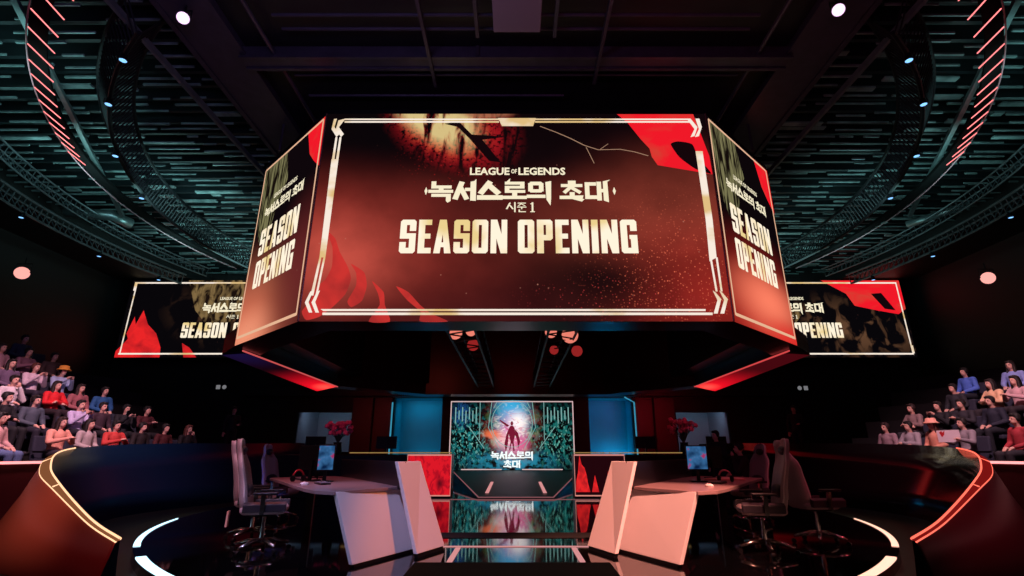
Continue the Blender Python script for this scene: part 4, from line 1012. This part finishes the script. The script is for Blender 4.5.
# ducts and clutter in the void
tag(MB().tube([(-16.9, 17.2, 9.78), (-15.4, 17.5, 9.78), (-15.2, 18.2, 9.78)], .2, 12).build('air_duct', duct_m, smooth=True), 'round pale duct curving through the roof void at left', 'duct')
tag(MB().tube([(16.5, 16.6, 9.78), (15.5, 18.3, 9.78)], .14, 12).build('air_duct', duct_m, smooth=True), 'straight pale duct in the roof void at far right', 'duct')
for s in (-1, 1):
    tag(MB().beam((s*9.6, 7, 9.76), (s*15, 17.5, 9.76), .12, .1).build('cable_tray', duct_m), 'long slanting cable tray in the %s roof void' % ('left' if s < 0 else 'right'), 'cable tray')

# stage light fixtures
lensw = E('lens_white', (250, 205, 250), 1.6); lensp = LED('lens_pink', (255, 168, 158), 1.2).done(); lensb = E('lens_blue', (130, 190, 255), 1.6)
def fixture(name, loc, target, r, label, lens, cat='spotlight', group=None, depth=.3):
    t = thing(name, label, cat, loc, 0, group)
    q = (Vector(target)-Vector(loc)).to_track_quat('-Z', 'Y').to_matrix()
    MB().lathe([(r*.75, depth), (r*.95, depth*.6), (r*1.15, 0), (r*1.15, -.02), (r*1.02, -.02), (r*1.02, 0.01)], n=20, M=q).build('barrel', BLACKM, t, smooth=False)
    ln_ = MB(); ln_.ball(q @ Vector((0, 0, -.015)), (r, r, r*.25), 18, 8, q); ln_.build('lens', lens, t, smooth=True)
    MB().tube([(-r*1.3, 0, 0), (-r*1.3, 0, r*1.6), (r*1.3, 0, r*1.6), (r*1.3, 0, 0)], .015, 6).build('yoke', BLACKM, t)
    MB().tube([(0, 0, r*1.6), (0, 0, r*1.6+.25)], .02, 6).build('clamp', BLACKM, t)
    return t
fixture('spotlight', at(183, 18, 7.75), (0, .3, 1.2), .11, 'bright white spotlight under the left box beam', lensw)
fixture('spotlight', at(838.5, 10, 7.6), (0, .3, 1.2), .11, 'bright white spotlight under the right box beam', lensw)
fixture('wall_lamp', at(22, 273, 18.0), (0, 0, 0), .23, 'round pink lamp alone on the dark side above the left crowd', lensp, 'lamp')
fixture('wall_lamp', at(988, 278, 18.0), (0, 0, 0), .22, 'round pink lamp alone on the dark side above the right crowd', lensp, 'lamp')
proto = fixture('moving_head_light', (0, 0, 0), (0, 0, -1), .07, 'small moving head lamp on the circular trusses', lensb, 'spotlight', 'moving head lamps on the circular trusses', .2)
first = True; MH = {}; ORD = ['', 'farthest', 'second farthest', 'third farthest', 'fourth farthest', 'fifth farthest', 'sixth farthest']
for r, angs, z in ((12.5, (196, 208, 220, 229, 344, 332, 320, 311), 8.95), (17.0, (166, 176, 188, 200, 214, 14, 4, -8, -20, -34), 8.8)):
    for a in angs:
        p = (r*math.cos(R(a)), 18+r*math.sin(R(a)), z)
        o = proto if first else copy_thing(proto, p, R(a))
        o.location = p; first = False
        sd = 'left' if p[0] < 0 else 'right'; key = (r, sd); MH[key] = MH.get(key, 0)+1
        o['label'] = 'moving head lamp on the %s curved truss at %s, %s from the camera' % ('inner' if r < 14 else 'outer', sd, ORD[MH[key]])

# ================================================================ PEOPLE
def remesh(mb, name, vox, smooth_it=3):
    me = mb.mesh(name+'_raw', False); o = bpy.data.objects.new('remesh_tmp', me); col.objects.link(o)
    m = o.modifiers.new('r', 'REMESH'); m.mode = 'VOXEL'; m.voxel_size = vox; m.use_smooth_shade = True
    s = o.modifiers.new('s', 'SMOOTH'); s.factor = .5; s.iterations = smooth_it
    bpy.context.view_layer.update(); out = bpy.data.meshes.new_from_object(o.evaluated_get(bpy.context.evaluated_depsgraph_get())); out.name = name
    bpy.data.objects.remove(o); bpy.data.meshes.remove(me)
    for p in out.polygons: p.use_smooth = True
    out.materials.clear(); out.materials.append(SKIN); return out
SKIN = P('skin', (214, 160, 145), .5)
def pose(kind):
    J = dict(pel=(0, 0, .54), wst=(0, .02, .70), che=(0, .03, .90), nek=(0, .01, 1.06), hd=(0, -.02, 1.21), kn=(.12, -.42, .52), an=(.12, -.42, .10), hip=(.09, -.02, .54), sh=(.175, .02, .99))
    W = {'lap': [((.25, -.02, .74), (.10, -.26, .66)), ((-.25, -.02, .74), (-.10, -.26, .66))],
         'phone': [((.23, -.12, .76), (.08, -.30, .98)), ((-.23, -.12, .76), (-.08, -.30, .98))],
         'clap': [((.26, -.10, .78), (.045, -.34, .86)), ((-.26, -.10, .78), (-.045, -.34, .86))],
         'chin': [((.20, -.16, .74), (.05, -.17, 1.04)), ((-.25, -.02, .74), (-.06, -.24, .68))],
         'sign': [((.27, -.10, .78), (.24, -.34, .84)), ((-.27, -.10, .78), (-.24, -.34, .84))],
         'arms': [((.26, -.10, .76), (-.06, -.20, .80)), ((-.26, -.10, .76), (.06, -.18, .76))]}
    if kind.startswith('stand'):
        for k in ('pel', 'wst', 'che', 'nek', 'hd', 'hip', 'sh'):
            x, y, z = J[k]; J[k] = (x, y if k != 'hip' else 0, z+.38)
        J['kn'] = (.11, -.01, .50); J['an'] = (.12, .02, .09)
        arms = [((.24, -.02, 1.12), (.16, -.24, 1.10)), ((-.24, .0, 1.12), (-.24, -.06, .86))]
    else: arms = W[kind]
    J['arms'] = arms; return J
def make_person_meshes(kind):
    J = pose(kind); V = Vector; out = {}
    b = MB()
    # torso and head as one continuous skin
    b.cap(J['pel'], J['wst'], .125, .115); b.cap(J['wst'], J['che'], .115, .13); b.cap(V(J['che'])+V((0, 0, .03)), J['nek'], .10, .05); b.cap(J['nek'], V(J['hd'])-V((0, 0, .06)), .05, .052)
    h = V(J['hd']); b.ball(h+V((0, .015, .02)), (.076, .093, .10), 20, 14); b.ball(h+V((0, -.02, -.045)), (.056, .068, .068), 16, 10)
    b.ball(h+V((0, -.092, -.01)), (.013, .02, .024), 10, 8); b.ball(h+V((0, -.082, -.055)), (.024, .012, .01), 10, 6)
    for s in (-1, 1):
        b.ball(h+V((s*.078, .01, -.005)), (.012, .02, .03), 10, 8)
        hip, kn, an = V(J['hip']), V(J['kn']), V(J['an']); hip.x *= s; kn.x *= s; an.x *= s
        b.cap(hip, kn, .085, .058); b.cap(kn, an, .056, .038); b.cap(an+V((0, -.0, -.04)), an+V((0, -.16, -.055)), .038, .032)
    for (el, wr), s in zip(J['arms'], (1, -1)):
        sh = V(J['sh']); sh.x *= s; el, wr = V(el), V(wr)
        b.cap((0, .02, J['sh'][2]-.01), sh, .07, .055); b.cap(sh, el, .05, .04); b.cap(el, wr, .04, .027)
        d = (wr-el).normalized(); side = V((-s, 0, 0)); side = (side-d*side.dot(d)).normalized(); up = d.cross(side)
        if kind in ('lap', 'arms'): d = (d+V((0, -.3, -.3))).normalized()
        pm = wr+d*.05; b.cap(wr+d*.015, pm, .028, .034)
        b.ball(pm+d*.01, (.036, .036, .036), 10, 8)
        for f in range(4):
            o_ = side*(-.030+f*.020); L = (.052, .066, .07, .058)[f]; bend = up*(.018 if f % 2 else .022)*(1 if s > 0 else -1)
            p0 = pm+d*.025+o_; p1 = p0+d*L*.55; p2 = p1+d*L*.4-V((0, 0, .022))
            b.cap(p0, p1, .0105, .010, 8); b.cap(p1, p2, .010, .009, 8)
        tb = pm-d*.02+side*.034; b.cap(tb, tb+side*.03+d*.03, .012, .011, 8); b.cap(tb+side*.03+d*.03, tb+side*.034+d*.06, .011, .009, 8)
    out['body'] = remesh(b, 'body_'+kind, .0105, 2)
    c = MB()   # top
    c.cap(V(J['pel'])+V((0, 0, .03)), J['wst'], .150, .140); c.cap(J['wst'], J['che'], .142, .155); c.ball(V(J['che'])+V((0, 0, .02)), (.19, .13, .13), 16, 10)
    c.ball(V(J['nek'])+V((0, 0, -.03)), (.075, .075, .045), 14, 8)
    for (el, wr), s in zip(J['arms'], (1, -1)):
        sh = V(J['sh']); sh.x *= s; el, wr = V(el), V(wr)
        c.cap((0, .02, J['sh'][2]-.02), sh, .085, .075); c.cap(sh, el, .072, .06); c.cap(el, wr-(wr-el).normalized()*.01, .058, .042)
    out['top'] = remesh(c, 'top_'+kind, .016, 3)
    c = MB()
    c.ball(V(J['pel'])+V((0, .01, -.01)), (.17, .14, .11), 16, 10)
    for s in (-1, 1):
        hip, kn, an = V(J['hip']), V(J['kn']), V(J['an']); hip.x *= s; kn.x *= s; an.x *= s
        c.cap(hip, kn, .105, .076); c.cap(kn, an+V((0, 0, .01)), .074, .056)
    out['trousers'] = remesh(c, 'trousers_'+kind, .016, 3)
    c = MB()
    for s in (-1, 1):
        an = V(J['an']); an.x *= s; c.cap(an+V((0, .01, -.045)), an+V((0, -.17, -.055)), .05, .042)
        c.cap(an, an+V((0, 0, -.04)), .046, .05)
    out['shoes'] = remesh(c, 'shoes_'+kind, .014, 2)
    for hn in ('short', 'long'):
        c = MB(); c.ball(h+V((0, .03, .045)), (.092, .098, .094), 18, 12); c.ball(h+V((0, -.045, .09)), (.07, .04, .035), 14, 8)
        for s in (-1, 1): c.ball(h+V((s*.072, .02, .01)), (.024, .05, .06), 12, 8)
        if hn == 'long':
            c.cap(h+V((0, .06, 0)), h+V((0, .075, -.2)), .085, .08)
            for s in (-1, 1): c.cap(h+V((s*.075, .02, 0)), h+V((s*.085, .0, -.19)), .035, .03)
        out['hair_'+hn] = remesh(c, 'hair_%s_%s' % (hn, kind), .014, 2)
    e = MB()
    for s in (-1, 1): e.ball(h+V((s*.03, -.083, .012)), (.013, .008, .008), 10, 6)
    out['eyes'] = e.mesh('eyes_'+kind); out['eyes'].materials.append(EYE)
    e = MB().ball(h+V((0, -.09, -.055)), (.022, .008, .006), 10, 6); out['mouth'] = e.mesh('mouth_'+kind); out['mouth'].materials.append(LIP)
    out['J'] = J; return out
EYE = P('eye_dark', (20, 14, 14), .2); LIP = P('lips', (170, 80, 80), .5)
PM = {}
MC = {}
def cm(c, rough=.8):
    k = (c, rough)
    if k not in MC: MC[k] = P('cloth_%s' % (c if isinstance(c, str) else '%d_%d_%d' % c), c, rough, vary=.12, bscale=25, bump=.15)
    return MC[k]
def mput(name, me, mat, parent):
    o = put(name, me, parent)
    o.material_slots[0].link = 'OBJECT'; o.material_slots[0].material = mat; return o
def person(loc, rz, kind, label, top, trousers='1a1a22', hair='short', hcol='17110f', skin='d9a493', group=None, hat=None):
    if kind not in PM: PM[kind] = make_person_meshes(kind)
    m = PM[kind]; t = thing('person', label, 'person', loc, rz, group)
    bo = mput('body', m['body'], cm(skin, .5), t); mput('hair', m['hair_'+hair], cm(hcol, .6), t)
    mput('eyes', m['eyes'], EYE, t); mput('mouth', m['mouth'], LIP, t)
    mput('top', m['top'], cm(top), t); mput('trousers', m['trousers'], cm(trousers), t); mput('shoes', m['shoes'], cm('201c22'), t)
    if hat:
        h = Vector(m['J']['hd']); c = MB()
        c.lathe([(.165, .035), (.168, .045), (.112, .085), (.105, .15), (.06, .165), (.02, .168)], h, 20); c.build('hat', cm(hat), t, smooth=True)
    return t
# theatre seats
def seat(loc, rz):
    t = thing('theatre_seat', 'dark grey upholstered theatre seat in the tiered stands', 'seat', loc, rz, 'dark seats in the tiered stands')
    fab = P('seat_fabric', (44, 44, 62), .8, bump=.2, bscale=40)
    MB().box((0, .02, .40), (.46, .44, .1)).build('cushion', fab, t, bevel=.025)
    MB().add([(-.23, .22, .36), (.23, .22, .36), (.23, .32, .36), (-.23, .32, .36), (-.22, .33, .92), (.22, .33, .92), (.22, .39, .92), (-.22, .39, .92)], [(3, 2, 1, 0), (4, 5, 6, 7), (0, 1, 5, 4), (1, 2, 6, 5), (2, 3, 7, 6), (3, 0, 4, 7)]).build('backrest', fab, t, bevel=.025)
    for s in (-1, 1): MB().box((s*.26, .06, .58), (.05, .36, .04)).build('armrest', BLACKM, t, bevel=.01)
    MB().box((0, .1, .18), (.3, .2, .36)).build('pedestal', BLACKM, t)
    return t
seat0 = None
taken = {}
def place(px_, k, dr=.0):
    """a place on tier k seen at photo column px_: returns the point and the heading towards the stage"""
    s = (px_-CX)/519.0; r = RK(k)+.04+dr
    A_, B_, C_ = s*s+1, -22.0, 121-r*r
    Y = (-B_+math.sqrt(B_*B_-4*A_*C_))/(2*A_); X = s*Y
    rz = math.atan2(-X, -(Y-11)) ; ang = math.atan2(11-Y, -X)    # towards the centre
    # local forward is -Y
    d = Vector((0-X, 11-Y)).normalized(); rz = math.atan2(d.x, -d.y)
    return Vector((X, Y, ZK(k))), rz
def add_seat(p, rz, who=None):
    global seat0
    if seat0 is None: seat0 = seat(p, rz); o = seat0
    else: o = copy_thing(seat0, p, rz)
    if who: o['label'] = ' '.join(('seat under '+who).split()[:16])
    else: o['label'] = 'empty dark grey upholstered seat between people in the tiered stands'
    o['group'] = 'dark seats in the tiered stands'
crowd = [
 # px, tier, pose, label, top, trousers, hair, haircol, hat
 (4, 0, 'lap', 'person in beige pink sweater and blue jeans, largest at the left edge of the crowd', 'c89a98', '5a6a94', 'short', '17110f', None),
 (66, 0, 'clap', 'seated person in peach jacket above the left end of the pit rim', 'e8a08c', '2a2430', 'long', '2a1a16', None),
 (94, 0, 'lap', 'seated person in fluffy pale grey coat beside the one in peach jacket', 'b8a8a8', '30262c', 'long', '1c1412', None),
 (112, 0, 'clap', 'seated person in red lit coral top, right of the fluffy grey coat', 'c83c38', '241c22', 'short', '17110f', None),  # red light on this top is mixed into its cloth colour
 (126, 0, 'lap', 'seated person in black jacket in front row, left of the pair in dark red', '1e1418', '18141a', 'short', '17110f', None),
 (149, 0, 'lap', 'seated person in maroon top in front row near the empty part of the left stand', '4a141a', '18141a', 'short', '1b1110', None),
 (172, 0, 'chin', 'person in black with fair hair, last of the left stand toward the middle', '161218', '18141a', 'long', '6a3c34', None),
 (80, 1, 'phone', 'person in lavender white coat behind the one in fluffy grey', 'c4b8dc', '221e2a', 'short', '17110f', None),
 (34, 1, 'lap', 'person in dark slate jacket with pale stripes, in front of the red jacket', '4a5260', '242030', 'short', '1d1412', None),
 (16, 1, 'arms', 'person in black coat behind the beige pink sweater', '15131a', '15131a', 'short', '17110f', None),
 (100, 1, 'lap', 'person with dark beanie and plum jacket left of the white face', '3a2430', '1e1a22', 'short', '17110f', None),
 (118, 1, 'phone', 'person in black with pale face lit by a phone in second row', '16161c', '16161c', 'short', '101010', None),
 (133, 1, 'clap', 'person in dark red hooded top in second row of the left stand', '4c1820', '1a161c', 'short', '17110f', None),
 (51, 2, 'arms', 'person in bright red jacket with folded arms under the orange hat', 'd81c26', '2a1a22', 'long', '1f1512', None),
 (67, 2, 'lap', 'person in dusky pink scarf top beside the bright red jacket', '9c5a60', '241c28', 'long', '231614', None),
 (86, 2, 'lap', 'person in teal blue sweater right of the orange hat', '23588e', '1c2030', 'short', '17110f', None),
 (6, 2, 'chin', 'person in white top with dark hair low at the left edge', 'd4c8cc', '262434', 'short', '17110f', None),
 (53, 3, 'phone', 'person in orange bucket hat and pale blue shirt holding up a phone', 'aebde0', '2a2c3c', 'short', '1b1210', 'f0a040'),
 (30, 3, 'phone', 'person in white shirt raising both hands, left of the orange hat', 'd8c0cc', '2a2434', 'short', '5a3028', None),
 (10, 3, 'lap', 'person in grey violet top in fourth row at the left edge', '6a5470', '221e2c', 'long', '1d1412', None),
 (40, 4, 'lap', 'person in dim brown coat, top right of the left crowd', '4a3434', '1e1a20', 'short', '17110f', None),
 (24, 4, 'clap', 'person in mauve top in fifth row of the left stand', '86586a', '1e1a20', 'short', '17110f', None),
 (7, 4, 'lap', 'person in pale pink top in fifth row at the left edge', 'b08490', '1e1a20', 'long', '1f1512', None),
 (4, 5, 'lap', 'person in dark blue top, topmost at the left edge', '2c3450', '1e1a20', 'short', '17110f', None),
 # right stand
 (881, 0, 'lap', 'person in grey pink open jacket, first of the right stand toward the middle', '9a7c84', '26222a', 'short', '2a1414', None),
 (898, 0, 'arms', 'person in pale grey jacket leaning, second of the right stand', '9c9098', '26222a', 'short', '17110f', None),
 (928, 0, 'lap', 'person in peach coat and peach bucket hat in the right front row', 'd89078', '2c2228', 'long', '4a2018', 'f0a890'),
 (958, 0, 'sign', 'person in grey top holding the white sign in the right front row', '8c8088', '26222a', 'short', '17110f', None),
 (1012, 0, 'lap', 'person in red and grey jacket at the lower right edge of the crowd', 'a02a34', '242028', 'short', '17110f', None),
 (911, 1, 'arms', 'person in taupe sweater with folded arms behind the peach hat', '8c7070', '26222a', 'short', '2a1816', None),
 (938, 1, 'phone', 'person in black coat behind the peach hat in the right stand', '17151c', '17151c', 'short', '17110f', None),
 (953, 1, 'clap', 'person in charcoal jacket with hand raised in second row at right', '26232c', '17151c', 'short', '17110f', None),
 (992, 1, 'lap', 'person in dark navy jacket below the cream fur coat', '1e2032', '1a1a24', 'short', '17110f', None),
 (997, 2, 'arms', 'person in cream fur coat in third row of the right stand', 'e8bc94', '2a2228', 'long', '1f1512', None),
 (1020, 2, 'clap', 'person in pinkish white fur coat at the right edge', 'd0a4a8', '2a2228', 'long', '1f1512', None),
 (958, 2, 'lap', 'person in dark grey coat left of the royal blue sweater', '26262e', '1e1e26', 'short', '17110f', None),
 (974, 3, 'lap', 'person in royal blue sweater leaning forward high in the right stand', '5478d8', '222430', 'short', '17110f', None),
 (1023, 3, 'lap', 'person in pale blue dotted top, highest at the right edge', '8c9cd8', '222430', 'long', '1f1512', None),
]
for (px_, k, ps, lb, top, tr, hair, hc, hat) in crowd:
    p, rz = place(px_, k)
    for tries in range(8):
        if all((p-q).length > .56 for q in taken.get((k, px_ < 512), [])): break
        p, rz = place(px_ + (-1 if px_ < 512 and tries % 2 else 1)*3*(tries+1), k)
    taken.setdefault((k, px_ < 512), []).append(p)
    person((p.x, p.y, p.z), rz+random.uniform(-.15, .15), ps, lb, top, tr, hair, hc, 'd9a493', None, hat)
    add_seat(p, rz, lb)
for px_, k in ((970, 1), (975, 0), (1006, 3), (990, 3), (985, 2), (1003, 0), (66, 3), (98, 2), (112, 2), (18, 5), (30, 5)):
    p, rz = place(px_, k)
    if all((p-q).length > .52 for q in taken.get((k, px_ < 512), [])):
        add_seat(p, rz); taken.setdefault((k, px_ < 512), []).append(p)
# white sign held up in the right stand
p, rz = place(958, 0); f = Vector((math.sin(rz), -math.cos(rz), 0))
t = thing('held_sign', 'white paper sign with a small red mark held up in the right front row', 'sign', (p.x+f.x*.42, p.y+f.y*.42, p.z+.80), rz+.35)
MB().box((0, 0, .12), (.44, .012, .26)).build('board', P('paper_white', (235, 215, 222), .7), t)
MB().add([(-.17, -.008, .2), (-.12, -.008, .24), (-.10, -.008, .2), (-.05, -.008, .25), (-.08, -.008, .15), (-.13, -.008, .1)], [(0, 1, 2, 3, 4, 5)]).build('red_mark', P('red_ink', (200, 30, 40), .6), t)
t = thing('phone', 'glowing phone held by the person in black in the second row at left', 'phone', (0, 0, 0))
p, rz = place(118, 1); f = Vector((math.sin(rz), -math.cos(rz), 0)); t.location = (p.x+f.x*.40, p.y+f.y*.40, p.z+1.0); t.rotation_euler = (0, 0, rz)
MB().box((0, 0, .07), (.075, .009, .15)).build('case', BLACKM, t, bevel=.004); MB().box((0, .006, .07), (.068, .002, .138)).build('screen', E('phone_screen', (230, 235, 255), 1.5), t)

# staff on the walkways and the people at the desks
p = at(231, 430, 18.2); person((p.x, p.y, 1.0), R(40), 'stand', 'staff person in black standing on the walkway behind the left pit wall', '16151c', '121218', 'short', '17110f')
p = at(797, 430, 17.8); person((p.x, p.y, 1.0), R(-40), 'stand', 'staff person in black with cap standing on the walkway behind the right pit wall', '16151c', '121218', 'short', '101014')
p = at(716, 440, 13.6); person((p.x, p.y, 0.0), R(-60), 'stand', 'person in black standing behind the right desk in front of the lit window', '15131a', '121218', 'short', '0e0c0e')
p = at(738, 440, 11.6); person((p.x, p.y, 0.04), R(-95), 'chin', 'player in black and red jersey sitting beyond the right desk', '2a1016', '15131a', 'short', '17110f')
copy_thing(c1, (p.x+.02, p.y, 0), R(180), 'gaming chair under the player in black and red jersey'); _tag()

# small signs on the wall
sgm = E('sign_grey', (150, 150, 155), .55)
for s, (a, b) in ((-1, (221, 387)), (1, (803, 388))):
    p = at(a, b, 24.9); t = thing('wall_sign', 'tiny pale pictogram sign on the dark wall at %s' % ('left' if s < 0 else 'right'), 'sign', p)
    MB().box((0, .04, 0), (.62, .03, .3)).build('plate', BLACK, t)
    MB().box((-.15 if s < 0 else .15, .02, 0), (.2, .02, .2)).build('square_mark', sgm, t, bevel=.02)
    MB().lathe([(.1, -.01), (.1, .01)], (.15 if s < 0 else -.15, .02, 0), 16, Matrix.Rotation(R(90), 3, 'X')).build('round_mark', sgm, t)
